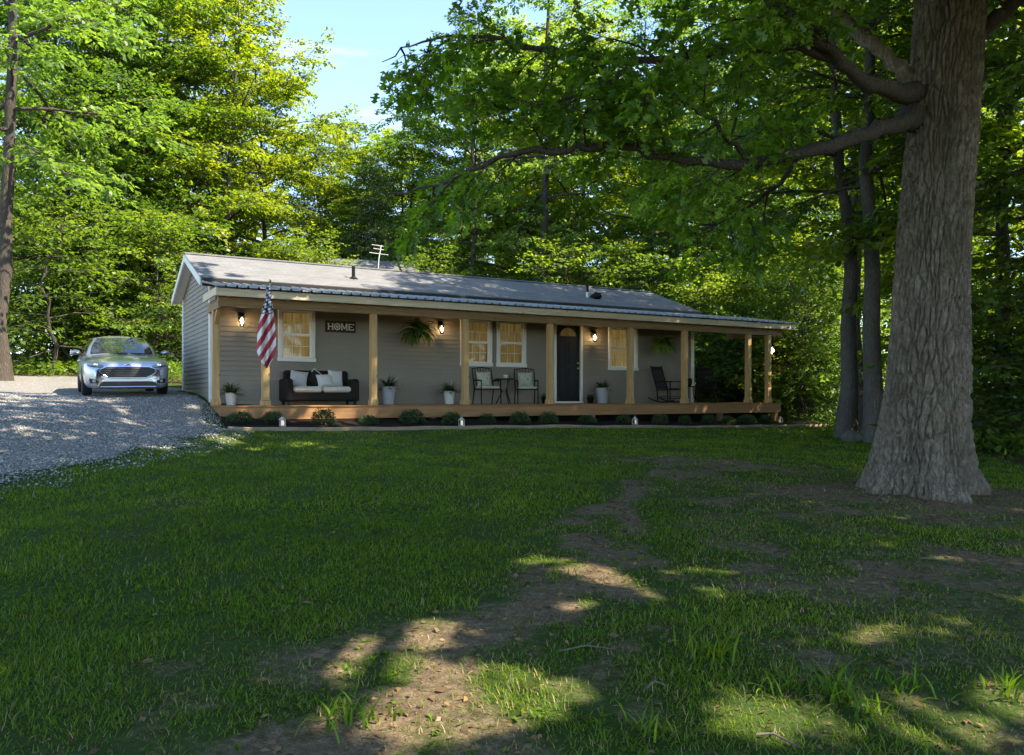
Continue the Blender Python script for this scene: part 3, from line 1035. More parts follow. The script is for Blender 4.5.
bm_.span((S0 - .08, .062, BZ0), (S0 + .05, DW - .02, BZ1)).span((15.60, .062, BZ0), (15.72, DW, BZ1))
bm_.build('porch_beam', M['beam'], house)
# corner brackets at the left end
br = MB(); br.box((S0 - .02, .78, BZ0 - .12), (.08, .42, .08), Matrix.Rotation(-.8, 3, 'X')); br.build('post_bracket', M['post'], house)
# roof of the porch
FZ0, FZ1 = 2.335, 2.50
fa = MB()
PS0, PS1 = -1.08, 16.62
fa.span((PS0, -.275, FZ0), (PS1, -.24, FZ1), .006)
fa.span((PS0, -.24, FZ0 + .02), (PS0 + .035, 1.40, FZ1 + .02)).span((PS1 - .035, -.24, FZ0 + .02), (PS1, 1.40, FZ1 + .02))
fa.build('fascia_board', M['fascia'], house)
ra = MB()
sl = math.atan2(2.74 - 2.47, 1.70)
for s in np.arange(PS0 + .3, PS1, .61):
    ra.box((s, .56, 2.50), (.045, 1.58, .13), Matrix.Rotation(sl, 3, 'X'))
ra.build('porch_rafter', M['beam'], house)
sf = MB()
sf.add([(PS0 + .04, -.236, 2.505), (PS1 - .04, -.236, 2.505), (PS1 - .04, 1.6, 2.79), (PS0 + .04, 1.6, 2.79)], [(0, 1, 2, 3)])
sf.build('porch_ceiling', M['beam'], house)
mr = MB()
pit = .076
n = int((PS1 - PS0 + .1) / pit * 4)
def corr(i):
    s = PS0 - .05 + i * pit / 4
    r = (i % 12)
    return s, (.0 if r not in (0, 1) else .04) + .006 * math.sin(i * math.pi / 2)
vs = []
for i in range(n + 1):
    s, h = corr(i)
    jit = .01 * math.sin(i * .05) + .004 * math.sin(i * .71)
    for (d, z) in ((-.34 + jit, 2.525), (.4, 2.65), (1.44, 2.815)):
        vs.append((s, d, z + h))
mr.add(vs, [(i * 3 + k, (i + 1) * 3 + k, (i + 1) * 3 + k + 1, i * 3 + k + 1) for i in range(n) for k in (0, 1)])
mr.build('porch_roof', M['metal_roof'], house)

# ------------------------------------------------------------------ things on the porch
def hthing(name, s, d, z, rot, label, cat, group=None):
    return empty(name, hp(s, d, z), HR + rot, label, cat, group)

# wall lamps
def lamp_parts(root, post=False):
    b = MB()
    b.box((0, -.012, .0), (.11, .024, .22), None, .008)
    b.tube([(0, -.02, .06), (0, -.09, .10), (0, -.13, .07)], .012, 8)
    b.lathe([(.075, 0.0), (.07, .02), (.03, .07), (.012, .10), (.0, .105)], (0, -.13, -.005), 12)
    b.lathe([(.0, -.235), (.05, -.23), (.055, -.215)], (0, -.13, 0), 12)
    for k in range(4):
        t = math.pi / 4 + k * math.pi / 2
        b.tube([(.052 * math.cos(t), -.13 + .052 * math.sin(t), -.22), (.064 * math.cos(t), -.13 + .064 * math.sin(t), 0)], .005, 5)
    b.build('lamp_bracket', M['black'], root)
    g = MB(); g.lathe([(.044, -.21), (.056, -.005)], (0, -.13, 0), 12); g.build('glass_shade', M['glass'], root, True)
    u = MB(); u.lathe([(0, -.16), (.022, -.15), (.034, -.12), (.03, -.085), (.014, -.05), (.012, -.03)], (0, -.13, 0), 12); u.build('bulb', M['bulb'], root, True)
    l = bpy.data.lights.new('lamp_light', 'POINT'); l.energy = 1.6; l.color = (1, .62, .28); l.shadow_soft_size = .04
    lo = bpy.data.objects.new('lamp_light', l); C.objects.link(lo); lo.parent = root; lo.location = (0, -.19, -.12)
for (px, py, lab) in ((241.5, 313, 'lit black wall lantern on the siding left of the flag'), (441, 322, 'lit black wall lantern between the hanging fern and the paired windows'), (594, 331, 'lit black wall lantern just right of the black front door')):
    s, z = wall_px(px, DW - .1, py)
    r_ = hthing('wall_lantern', s, DW - .02, z - .09, 0, lab, 'lamp', 'lit wall lanterns on the porch')
    lamp_parts(r_)
r_ = hthing('wall_lantern', 15.66 + .078, 0, 1.78, R(90), 'lit lantern on the outer side of the rightmost porch post', 'lamp', 'lit wall lanterns on the porch')
lamp_parts(r_)

# HOME sign
sx0, sz1 = wall_px(325, DW - .03, 321); sx1, sz0 = wall_px(355.5, DW - .03, 332.4)
sg = hthing('home_sign', (sx0 + sx1) / 2, DW - .022, (wall_px(340, DW - .03, 321)[1] + wall_px(340, DW - .03, 332.6)[1]) / 2, 0, 'long black sign reading HOME with a wheel for its O', 'sign')
SW, SH = (sx1 - sx0), abs(wall_px(340, DW - .03, 321)[1] - wall_px(340, DW - .03, 332.6)[1])
b = MB(); b.box((0, -.012, 0), (SW, .024, SH), None, .004)
b.build('board', simple('sign_board', (.014, .013, .012), .7), sg)
b = MB()
for q in ((0, SH / 2 - .012, SW, .024), (0, -SH / 2 + .012, SW, .024), (SW / 2 - .012, 0, .024, SH), (-SW / 2 + .012, 0, .024, SH)):
    b.box((q[0], -.022, q[1]), (q[2], .022 + (.002 if q[2] > .1 else 0), q[3]))
b.build('sign_frame', simple('sign_frame', (.05, .042, .03), .7), sg)
lm = simple('letter_white', (.66, .64, .58), .6)
lh = SH * .56; lw = SW * .165; st = lw * .2
def letter(kind, cx):
    b = MB()
    y, t = -.030, .012
    def bar(x, z, w_, h_, k=0): b.box((cx + x, y - k * .001, z), (w_, t, h_))
    def serif(x, z): b.box((cx + x, y - .0015, z), (st * 2.0, t, lh * .09))
    if kind == 'H':
        for sg_ in (-1, 1):
            bar(sg_ * (lw / 2 - st / 2), 0, st, lh); serif(sg_ * (lw / 2 - st / 2), lh / 2 - lh * .045); serif(sg_ * (lw / 2 - st / 2), -lh / 2 + lh * .045)
        bar(0, 0, lw - 2 * st, lh * .13)
    if kind == 'M':
        w2 = lw * 1.2
        for sg_ in (-1, 1):
            bar(sg_ * (w2 / 2 - st / 2), 0, st * .85, lh); serif(sg_ * (w2 / 2 - st / 2), lh / 2 - lh * .045); serif(sg_ * (w2 / 2 - st / 2), -lh / 2 + lh * .045)
            b.box((cx + sg_ * w2 * .2, y - .002, lh * .1), (st * .8, t, lh * .95), Matrix.Rotation(sg_ * .42, 3, 'Y'))
    if kind == 'E':
        bar(-lw / 2 + st / 2, 0, st, lh)
        for z, ww in ((lh / 2 - lh * .06, lw * .8), (0, lw * .55), (-lh / 2 + lh * .06, lw * .8)):
            bar(-lw / 2 + st + ww / 2, z, ww, lh * .12)
        for z in (lh / 2 - lh * .14, -lh / 2 + lh * .14): b.box((cx - lw / 2 + st + lw * .8, y - .002, z), (st * .5, t, lh * .28))
    if kind == 'O':
        r_ = lh * .54
        for k in range(24):
            t0, t1 = 2 * math.pi * k / 24, 2 * math.pi * (k + 1) / 24
            vs = []
            for yy in (y - t / 2, y + t / 2):
                for rr in (r_, r_ * .76):
                    for tt in (t0, t1): vs.append((cx + rr * math.cos(tt), yy, rr * math.sin(tt)))
            b.add(vs, [(0, 1, 3, 2), (0, 4, 5, 1), (2, 3, 7, 6)])
        for k in range(4):
            b.box((cx, y - .003, 0), (r_ * 1.5, t * .7, r_ * .12), Matrix.Rotation(k * math.pi / 4, 3, 'Y'))
        b.lathe([(0, -.012), (r_ * .28, -.01), (r_ * .28, .0)], (cx, y, 0), 14, 'y')
    return b.build('letter', lm, sg)
for ch, cx in (('H', -.33), ('O', -.115), ('M', .12), ('E', .345)):
    letter(ch, cx * SW)

# wicker loveseat
sx0 = wall_px(283, 1.15); sx1 = wall_px(355.5, 1.15)
LW = sx1 - sx0
ls = hthing('wicker_loveseat', (sx0 + sx1) / 2, 1.22, 0, R(-2), 'dark wicker loveseat with cream seat cushions under the HOME sign', 'loveseat')
b = MB()
b.span((-LW / 2 + .06, -.36, .10), (LW / 2 - .06, .30, .30), .03)
b.build('seat_base', M['wicker'], ls)
b = MB(); b.span((-LW / 2 + .10, .22, .18), (LW / 2 - .10, .40, .84), .05); b.build('backrest', M['wicker'], ls)
for sg_ in (-1, 1):
    b = MB(); b.span((sg_ * (LW / 2) - .09 - sg_ * .09, -.39, .08), (sg_ * (LW / 2) + .09 - sg_ * .09, .37, .63), .045); b.build('armrest', M['wicker'], ls)
    for yy in (-.33, .32):
        b = MB(); b.box((sg_ * (LW / 2 - .1), yy, .05), (.06, .06, .10)); b.build('leg', M['black'], ls)
cw = (LW - .40) / 2
for sg_ in (-1, 1):
    b = MB(); b.box((sg_ * (cw / 2 + .006), -.08, .375), (cw - .006, .58, .14), None, .045); b.build('seat_cushion', M['cushion'], ls)

def pillow(name, loc, size, mat, rz, tilt, roll, label, cat='pillow', group=None, piping=None):
    r_ = empty(name, loc, 0, label, cat, group)
    r_.rotation_euler = (Matrix.Rotation(HR + rz, 3, 'Z') @ Matrix.Rotation(tilt, 3, 'X') @ Matrix.Rotation(roll, 3, 'Y')).to_euler()
    b = MB()
    n = 14
    for sg_ in (-1, 1):
        def fn(u, v):
            x, z = u * 2 - 1, v * 2 - 1
            th = max(0, (1 - abs(x) ** 2.6) * (1 - abs(z) ** 2.6)) ** .55
            pin = 1 - .07 * (1 - abs(x) ** 2) * (abs(z) ** 3); pinx = 1 - .07 * (1 - abs(z) ** 2) * (abs(x) ** 3)
            return (x * size[0] / 2 * pinx, sg_ * -size[1] / 2 * th, size[2] / 2 + z * size[2] / 2 * pin)
        b.grid(fn, n, n)
    b.build('cover', mat, r_, True)
    if piping:
        q = MB(); s2, h2 = size[0] / 2, size[2]
        q.tube([(-s2 * .99, -.008, h2 * .70), (-s2 * .99, -.008, h2 * .99), (0, -.008, h2 * .96), (s2 * .99, -.008, h2 * .99), (s2 * .99, -.008, h2 * .75)], .012, 6)
        q.build('piping', piping, r_)
    return r_
cxl = (sx0 + sx1) / 2
pillow('throw_pillow', hp(cxl - LW * .29, 1.28, .445), (.42, .17, .40), M['pillow_grey'], R(-12), R(-18), R(9), 'grey throw pillow leaning in the left corner of the loveseat', group='pillows on the loveseat')
pillow('throw_pillow', hp(cxl + LW * .10, 1.22, .445), (.42, .16, .33), M['pillow_white'], R(6), R(-22), R(-4), 'pale low pillow in front near the middle of the loveseat', group='pillows on the loveseat')
pillow('throw_pillow', hp(cxl + LW * .25, 1.32, .445), (.40, .15, .42), M['pillow_white'], R(10), R(-14), R(4), 'tall pale pillow at the right side of the loveseat', group='pillows on the loveseat')
pillow('throw_pillow', hp(cxl - LW * .08, 1.38, .50), (.36, .14, .36), M['pillow_black'], R(0), R(-10), R(38), 'black pillow with white piping against the loveseat back', group='pillows on the loveseat', piping=M['white'])

# planters
def spiky(root, r, h, n, mat, wid, seed, zb):
    rr = np.random.default_rng(seed)
    az = rr.uniform(0, 2 * np.pi, n); el = np.arccos(rr.uniform(.15, 1, n))
    A = np.c_[np.cos(az) * np.sin(el), np.sin(az) * np.sin(el), np.cos(el)]
    L = h * rr.uniform(.7, 1.1, n) * (1 - .25 * np.sin(el)) + r * .25 * np.sin(el)
    P = np.c_[np.cos(az) * .03, np.sin(az) * .03, np.full(n, zb)]
    N = np.c_[-np.cos(az) * np.cos(el), -np.sin(az) * np.cos(el), np.sin(el)] * -1
    me = leaf_mesh('plant', P, A, N, L, np.full(n, wid), BLADE, rr.random(n))
    return link_mesh('plant', me, mat, root)
def planter(s, d, pw, ph, plh, mat, label, seed):
    r_ = hthing('potted_plant', s, d, 0, 0, label, 'potted plant', 'potted plants on the porch')
    b = MB()
    b.lathe([(pw * .36, 0), (pw * .38, .01), (pw * .5, ph * .96), (pw * .52, ph), (pw * .46, ph), (pw * .44, ph * .9), (0, ph * .9)], (0, 0, 0), 24)
    b.build('pot', mat, r_, True)
    spiky(r_, pw * .8, plh * 1.1, 120, M['leaf_box'], .035, seed, ph * .9)
    return r_
def px_w(px0, px1, d): return wall_px(px1, d) - wall_px(px0, d)
for (px0, px1, pytop, pyb, pyp, mat, lab) in (
        (225, 237, 388.5, 401, 374.6, 'pot_white', 'spiky green plant in a white pot at the left end of the porch'),
        (381.5, 395.8, 383.5, 400, 369, 'pot_grey', 'tall grey pot with a spiky plant between loveseat and hanging fern'),
        (444, 454.7, 388, 400, 375, 'pot_white', 'small white pot with an upright plant left of the paired windows'),
        (596.5, 607.7, 385.8, 399.4, 374, 'pot_grey', 'pale pot with a spiky plant just right of the front door')):
    d = 1.25
    s = wall_px((px0 + px1) / 2, d)
    Y = hp(s, d).y
    planter(s, d, px_w(px0, px1, d) * .98, (400.5 - pytop) / FPX * Y * 1.05, (pytop - pyp) / FPX * Y, M[mat], lab, int(px0))
# dark little pots
for px, d, lab in ((545, 1.35, 'small dark potted plant left of the front door frame'), (590.5, 1.35, 'small dark potted plant between the door and the pale pot')):
    s = wall_px(px, d)
    r_ = hthing('potted_plant', s, d, 0, 0, lab, 'potted plant', 'potted plants on the porch')
    b = MB(); b.lathe([(.08, 0), (.11, .17), (.12, .18), (.10, .18), (.0, .16)], (0, 0, 0), 16); b.build('pot', M['black'], r_, True)
    spiky(r_, .12, .22, 50, M['leaf_box'], .03, int(px), .16)

# hanging ferns
def fern(px, py, rad_px, d, label, seed):
    s, z = wall_px(px, d, py)
    Y = hp(s, d).y
    rad = rad_px / FPX * Y
    r_ = hthing('hanging_fern', s, d, z, 0, label, 'hanging plant', 'ferns hanging on the porch')
    b = MB(); b.lathe([(.06, -.10), (.13, .0), (.14, .05), (.13, .05), (.0, .03)], (0, 0, 0), 16); b.build('basket', simple('fern_basket', (.03, .025, .018), .8), r_, True)
    b = MB()
    top = 2.60 - z
    for k in range(3):
        t = k * 2.094
        b.tube([(.13 * math.cos(t), .13 * math.sin(t), .05), (0, 0, min(top - .02, .55))], .004, 5)
    b.tube([(0, 0, min(top - .02, .55)), (0, 0, top)], .005, 5)
    b.build('hanger', M['black'], r_)
    rr = np.random.default_rng(seed)
    P, A, N, L, W = [], [], [], [], []
    for k in range(95):
        az = rr.uniform(0, 6.283); up = rr.uniform(.0, 1.45); ln = rad * rr.uniform(.8, 1.25)
        dirh = np.array([math.cos(az), math.sin(az), 0])
        m = 16
        p = np.array([0, 0, .04])
        ang = up
        for j in range(m):
            dv = dirh * math.cos(ang) + np.array([0, 0, math.sin(ang)])
            p = p + dv * ln / m
            ang -= (1.5 + .5 * rr.random()) / m
            side = np.cross(dv, [0, 0, 1]); side = side / max(np.linalg.norm(side), 1e-6)
            nn = np.cross(side, dv)
            for sg_ in (-1, 1):
                P.append(p); A.append(side * sg_ + dv * .35); N.append(nn + rr.normal(0, .15, 3)); L.append(rad * .17 * math.sin(math.pi * (.12 + .85 * j / m))); W.append(rad * .07)
    P, A, N, L, W = map(np.array, (P, A, N, L, W))
    link_mesh('fronds', leaf_mesh('fronds', P, A, N, L, W, KITE, rr.random(len(P))), M['leaf_fern'], r_)
fern(418, 334, 20, 1.0, 'hanging fern between the sofa and the middle wall lantern', 3)
fern(662.5, 346, 16, 1.0, 'smaller hanging fern above the rocking chairs', 4)

# patio chairs, table
def patio_chair(root):
    w_, dp = .56, .54
    for sx in (-1, 1):
        b = MB(); b.tube([(sx * w_ / 2, -dp / 2, 0), (sx * w_ / 2, -dp / 2 + .02, .42), (sx * w_ / 2, -dp / 2 + .02, .62)], .016, 8); b.build('leg', M['black'], root)
        b = MB(); b.tube([(sx * w_ / 2, dp / 2 + .10, 0), (sx * w_ / 2, dp / 2 - .02, .40)], .016, 8); b.build('leg', M['black'], root)
        b = MB(); b.tube([(sx * w_ / 2, -dp / 2 + .0, .62), (sx * (w_ / 2 + .01), 0, .645), (sx * w_ / 2, dp / 2 + .05, .63)], .02, 8); b.build('armrest', M['black'], root)
    b = MB()
    b.tube([(-w_ / 2, dp / 2 - .03, .40), (-w_ / 2, dp / 2 + .06, .65), (-w_ / 2, dp / 2 + .16, .96), (0, dp / 2 + .17, 1.0), (w_ / 2, dp / 2 + .16, .96), (w_ / 2, dp / 2 + .06, .65), (w_ / 2, dp / 2 - .03, .40)], .016, 8)
    for k in range(1, 7):
        x = -w_ / 2 + w_ * k / 7
        b.tube([(x, dp / 2 - .02, .44), (x, dp / 2 + .16, .97)], .008, 6)
    b.build('backrest', M['black'], root)
    b = MB(); b.box((0, 0, .40), (w_, dp, .03), None, .008); b.build('seat', M['black'], root)
    b = MB(); b.box((0, -.01, .445), (w_ - .05, dp - .06, .06), None, .025); b.build('seat_cushion', M['cushion'], root)
s1_ = wall_px(487.5, 1.0); s2_ = wall_px(526.5, 1.0)
for s, lab, lab2, rot in ((s1_, 'black metal patio armchair under the left of the paired windows', 'leaf print pillow on the left patio armchair', R(10)), (s2_, 'black metal patio armchair nearest the front door', 'leaf print pillow on the patio armchair nearest the door', R(-6))):
    c = hthing('patio_armchair', s, 1.0, 0, rot - R(16), lab, 'chair', 'patio armchairs by the small table')
    patio_chair(c)
    rz = rot - R(16)
    off = Matrix.Rotation(rz, 3, 'Z') @ Vector((0, .20, 0))
    pillow('throw_pillow', hp(s + off.x, 1.0 + off.y, .48), (.42, .15, .42), M['pillow_leaf'], rz, R(-16), 0, lab2, group='pillows on the patio chairs')
st_ = wall_px(505, 1.15)
t = hthing('bistro_table', st_, 1.15, 0, 0, 'small round black table between the two patio armchairs', 'table')
b = MB(); b.lathe([(0, .665), (.27, .665), (.28, .68), (.27, .695), (0, .695)], n=24); b.build('table_top', M['black'], t)
for k in range(3):
    a = k * 2.094 + .4
    b = MB(); b.tube([(.25 * math.cos(a), .25 * math.sin(a), 0), (.08 * math.cos(a), .08 * math.sin(a), .35), (.2 * math.cos(a), .2 * math.sin(a), .66)], .014, 8); b.build('leg', M['black'], t)
cpo = hthing('coffee_cup', st_, 1.12, .695, 0, 'white cup and saucer on the small black table', 'cup')
b = MB(); b.lathe([(0, 0), (.06, .004), (.10, .018), (.09, .016), (0, .01)], n=18); b.build('saucer', M['pot_white'], cpo, True)
b = MB(); b.lathe([(.03, .012), (.055, .05), (.06, .10), (.054, .10), (.03, .03), (0, .03)], n=18); b.tube([(.055, 0, .085), (.095, 0, .075), (.09, 0, .04), (.05, 0, .035)], .008, 6); b.build('cup', M['pot_white'], cpo, True)

# rocking chairs
def rocker(root):
    w_, dp = .54, .52
    k = M['black']
    for sx in (-1, 1):
        b = MB(); b.tube([(sx * w_ / 2, -dp / 2 - .18 + (dp + .52) * t, .03 + .10 * (2 * t - .85) ** 2) for t in np.linspace(0, 1, 12)], .018, 8); b.build('rocker', k, root)
        b = MB(); b.tube([(sx * w_ / 2, -dp / 2, .05), (sx * w_ / 2, -dp / 2, .64)], [.02, .018], 8); b.build('leg', k, root)
        b = MB(); b.tube([(sx * (w_ / 2 - .02), dp / 2 - .02, .05), (sx * (w_ / 2 - .02), dp / 2, .42), (sx * (w_ / 2 - .02), dp / 2 + .24, 1.12), (sx * (w_ / 2 - .02), dp / 2 + .25, 1.16)], [.02, .022, .018, .012], 8); b.build('leg', k, root)
        b = MB(); b.box((sx * w_ / 2, -.02, .655), (.075, dp + .16, .025), None, .01); b.build('armrest', k, root)
    b = MB(); b.grid(lambda u, v: ((u - .5) * w_, (v - .5) * dp, .43 - .03 * math.sin(v * math.pi) + .02 * (1 - v)), 6, 6); b.box((0, 0, .405), (w_, dp, .025), None, .008); b.build('seat', k, root)
    b = MB()
    for q in range(7):
        x = (q - 3) * w_ * .12
        b.box((x, dp / 2 + .125, .76), (.034, .014, .66), Matrix.Rotation(-.325, 3, 'X'))
    b.box((0, dp / 2 + .235, 1.08), (w_ - .06, .025, .11), Matrix.Rotation(-.325, 3, 'X'), .008)
    b.box((0, dp / 2 + .03, .47), (w_ - .06, .022, .05), Matrix.Rotation(-.325, 3, 'X'))
    b.build('backrest', k, root)
    b = MB()
    b.tube([(-w_ / 2, -dp / 2, .2), (w_ / 2, -dp / 2, .2)], .011, 6).tube([(-w_ / 2, dp / 2 - .02, .2), (w_ / 2, dp / 2 - .02, .2)], .011, 6)
    for sx in (-1, 1): b.tube([(sx * w_ / 2, -dp / 2, .15), (sx * w_ / 2, dp / 2 - .02, .15)], .011, 6)
    b.build('stretcher', k, root)
ra_ = hthing('rocking_chair', wall_px(669, .95), .95, 0, R(10), 'black slatted rocking chair turned sideways under the smaller fern', 'rocking chair', 'rocking chairs at the right end of the porch')
rocker(ra_)
rb_ = copy_thing(ra_, hp(wall_px(706, .85), .85, 0), HR + R(-38), 'black slatted rocking chair facing out past the end of the house wall')
t = hthing('side_table', wall_px(688, 1.15), 1.15, 0, 0, 'small dark side table between the two rocking chairs', 'table')
b = MB(); b.lathe([(0, .50), (.22, .50), (.23, .515), (.22, .53), (0, .53)], n=20); b.build('table_top', M['black'], t)
for k in range(4):
    a = k * 1.571 + .78
    b = MB(); b.tube([(.2 * math.cos(a), .2 * math.sin(a), 0), (.15 * math.cos(a), .15 * math.sin(a), .5)], .014, 8); b.build('leg', M['black'], t)
b = MB(); b.lathe([(.10, .0), (.13, .10), (.13, .22), (.10, .25), (.07, .24), (0, .2)], n=16)
o = tag(b.build('dark_vase', M['black'], None, True), 'squat dark vase on the side table between the rocking chairs', 'vase'); o.location = hp(wall_px(688, 1.15), 1.15, .53)

# flag on its pole
fl = hthing('american_flag', .10, -.075, 1.55, 0, 'stars and stripes hanging furled from an angled pole on a porch post', 'flag')
tipw = at(270.0, 281.5, 16.65)
def wl(p):      # world to flag-local
    q = p - hp(.10, -.075, 1.55)
    return Vector((q.dot(U), q.dot(Vd), q.z))
tip = wl(tipw)
b = MB(); b.tube([(0, 0, 0), tuple(tip)], .013, 8); b.build('flagpole', M['white'], fl)
b = MB(); b.lathe([(0, -.03), (.028, -.01), (.032, .01), (.02, .035), (0, .045)], tuple(tip), 12); b.build('finial', M['brass'], fl, True)
b = MB(); b.box((0, .035, -.02), (.07, .06, .12), None, .01); b.build('pole_socket', M['black'], fl)
def flag_mat():
    m = NT('flag_cloth')
    uv = m.n('ShaderNodeUVMap'); uv.uv_map = 'flag'
    sp = m.n('ShaderNodeSeparateXYZ'); m.l(uv.outputs[0], sp.inputs[0])
    u, v = sp.outputs[0], sp.outputs[1]
    par = m.math('MODULO', m.math('FLOOR', m.math('MULTIPLY', v, 13)), 2)
    c = m.mix(m.math('GREATER_THAN', par, .5), (.33, .022, .035), (.62, .58, .55))
    # canton
    cu, cv = m.math('MULTIPLY', u, 2.5), m.math('MULTIPLY', v, 13 / 7)
    inC = m.math('MULTIPLY', m.math('LESS_THAN', cu, 1), m.math('LESS_THAN', cv, 1))
    def dots(ox, oy):
        fx = m.math('SUBTRACT', m.math('FRACT', m.math('ADD', m.math('MULTIPLY', cu, 6), ox)), .5)
        fy = m.math('SUBTRACT', m.math('FRACT', m.math('ADD', m.math('MULTIPLY', cv, 5), oy)), .5)
        r2 = m.math('ADD', m.math('MULTIPLY', fx, fx), m.math('MULTIPLY', fy, fy))
        return m.math('LESS_THAN', r2, .075)
    st = m.math('MAXIMUM', dots(0, 0), dots(.5, .5))
    c = m.mix(inC, c, m.mix(st, (.012, .018, .06), (.62, .6, .58)))
    m.col(c).set(.85)
    return m.mat
def make_flag():
    nu, nv = 40, 60
    me = bpy.data.meshes.new('flag_cloth')
    vs, uvs = [], []
    top_y, bot_y = 286.0, 368.0
    L0 = [(0, 266.5), (.1, 266.2), (.25, 263), (.45, 258.8), (.62, 257.3), (.8, 257), (.92, 261), (1, 266.5)]
    R0 = [(0, 271), (.1, 271.5), (.25, 272.8), (.45, 274.8), (.62, 276.3), (.8, 275.5), (.9, 272.5), (1, 267.5)]
    for j in range(nv + 1):
        t = j / nv
        xl = np.interp(t, [a for a, _ in L0], [b_ for _, b_ in L0]); xr = np.interp(t, [a for a, _ in R0], [b_ for _, b_ in R0])
        for i in range(nu + 1):
            q = i / nu
            px = xl + (xr - xl) * q; py = top_y + (bot_y - top_y) * t
            D = 16.72 + .045 * math.sin(q * 15 + t * 2.5) * min(1, t * 4) + .03 * math.sin(q * 6.5 - t * 3)
            p = wl(at(px, py, D))
            vs.append(tuple(p))
            # stripe coordinate: stripes run down and to the left
            a = ((px - 262) + .62 * (py - 286)) / 66.0
            uvs.append((min(t * 1.18, .999), min(max(a, 0), .999)))
    fs = [(j * (nu + 1) + i, j * (nu + 1) + i + 1, (j + 1) * (nu + 1) + i + 1, (j + 1) * (nu + 1) + i) for j in range(nv) for i in range(nu)]
    me.from_pydata(vs, [], fs)
    l = me.uv_layers.new(name='flag')
    for lp in me.loops: l.data[lp.index].uv = uvs[lp.vertex_index]
    o = link_mesh('flag_cloth', me, flag_mat(), fl, True)
    sol = o.modifiers.new('thick', 'SOLIDIFY'); sol.thickness = .006
make_flag()

# bed shrubs
def shrub_mesh(seed, r, h, n, leaf=.045):
    rr = np.random.default_rng(seed)
    d = norm(rr.normal(size=(n, 3))); d[:, 2] = np.abs(d[:, 2]) * .9 + .05
    rad = rr.uniform(.55, 1.05, n) ** .6
    lump = .82 + .3 * vnoise(d[:, 0] * 3 + seed, d[:, 1] * 3 + d[:, 2] * 2, seed)
    P = d * (rad * lump)[:, None] * np.array([r, r, h])
    A = norm(d + rr.normal(0, .6, (n, 3))); N = norm(rr.normal(size=(n, 3)) + [0, 0, .8])
    return leaf_mesh('foliage', P, A, N, rr.uniform(.7, 1.3, n) * leaf, rr.uniform(.7, 1.2, n) * leaf * .55, KITE, rr.random(n))
ORD = ['first', 'second', 'third', 'fourth', 'fifth', 'sixth', 'seventh', 'eighth', 'ninth', 'tenth', 'eleventh', 'twelfth', 'thirteenth', 'fourteenth', 'fifteenth', 'sixteenth', 'seventeenth', 'eighteenth', 'nineteenth']
SHX = [240.6, 272.6, 324, 368.6, 411.5, 451.5, 487.6, 519.4, 548.6, 586.6, 623.2, 659.7, 685, 709, 728, 747, 765]
shm = [shrub_mesh(1, .30, .34, 1300), shrub_mesh(2, .26, .38, 1100), shrub_mesh(3, .34, .30, 1300)]
for k, px in enumerate(SHX):
    d = -.55 + random.uniform(-.08, .08)
    s = wall_px(px, d)
    p = hp(s, d); p.z = g1(p.x, p.y) + .05
    r_ = empty('bed_shrub', p, random.uniform(0, 6), f'{ORD[k]} low round dark green shrub from the left along the mulch bed', 'shrub', 'shrubs in the porch bed')
    q_ = int(hash2(np.array([k]), np.array([3]), 9)[0] * 2.99)
    link_mesh('foliage', shm[q_], [] if shm[q_].materials else M['leaf_box'], r_)
    b = MB()
    for q in range(4):
        a = q * 1.57
        b.tube([(0, 0, -.08), (.12 * math.cos(a), .12 * math.sin(a), .25)], [.012, .006], 5)
    b.build('stem', M['bark'], r_)
    sc = random.uniform(.66, 1.08) * (1.0 if k < 11 else .88)
    r_.scale = (sc, sc, sc * random.uniform(.88, 1.05))

# little bed lanterns
for k, (px, py, lab) in enumerate(((282.5, 422.5, 'small lit lantern in the bed below the flag'), (461.5, 423, 'small lit lantern in the bed below the paired windows'), (635, 422.5, 'small lit lantern in the bed below the window right of the door'), (780.5, 419, 'small lit lantern at the right end of the bed'))):
    d = -.92 if k < 3 else -.5
    s = wall_px(px, d); p = hp(s, d); p.z = g1(p.x, p.y) + .05
    r_ = empty('garden_lantern', p, HR, lab, 'lantern', 'small lanterns in the porch bed')
    b = MB(); b.box((0, 0, .02), (.17, .17, .035), None, .008)
    for sx in (-1, 1):
        for sy in (-1, 1): b.box((sx * .07, sy * .07, .12), (.018, .018, .17))
    b.lathe([(.13, .205), (.09, .235), (.035, .275), (.02, .29), (0, .29)], n=4); b.tube([(-.03, 0, .285), (-.025, 0, .33), (.025, 0, .33), (.03, 0, .285)], .006, 5)
    b.build('frame', simple('lantern_metal', (.34, .33, .31), .5) if k == 0 else bpy.data.materials['lantern_metal'], r_)
    b = MB(); b.lathe([(.05, .04), (.055, .06), (.05, .17), (.02, .19), (0, .19)], n=14); b.build('candle', M['candle_glow'], r_, True)
    g = MB()
    for a in range(4):
        c_, s__ = math.cos(a * math.pi / 2), math.sin(a * math.pi / 2)
        g.add([(c_ * .066 - s__ * .06, s__ * .066 + c_ * .06, .04), (c_ * .066 + s__ * .06, s__ * .066 - c_ * .06, .04), (c_ * .066 + s__ * .06, s__ * .066 - c_ * .06, .2), (c_ * .066 - s__ * .06, s__ * .066 + c_ * .06, .2)], [(0, 1, 2, 3)])
    g.build('glass', M['glass'], r_)
    r_.scale = (.72,) * 3


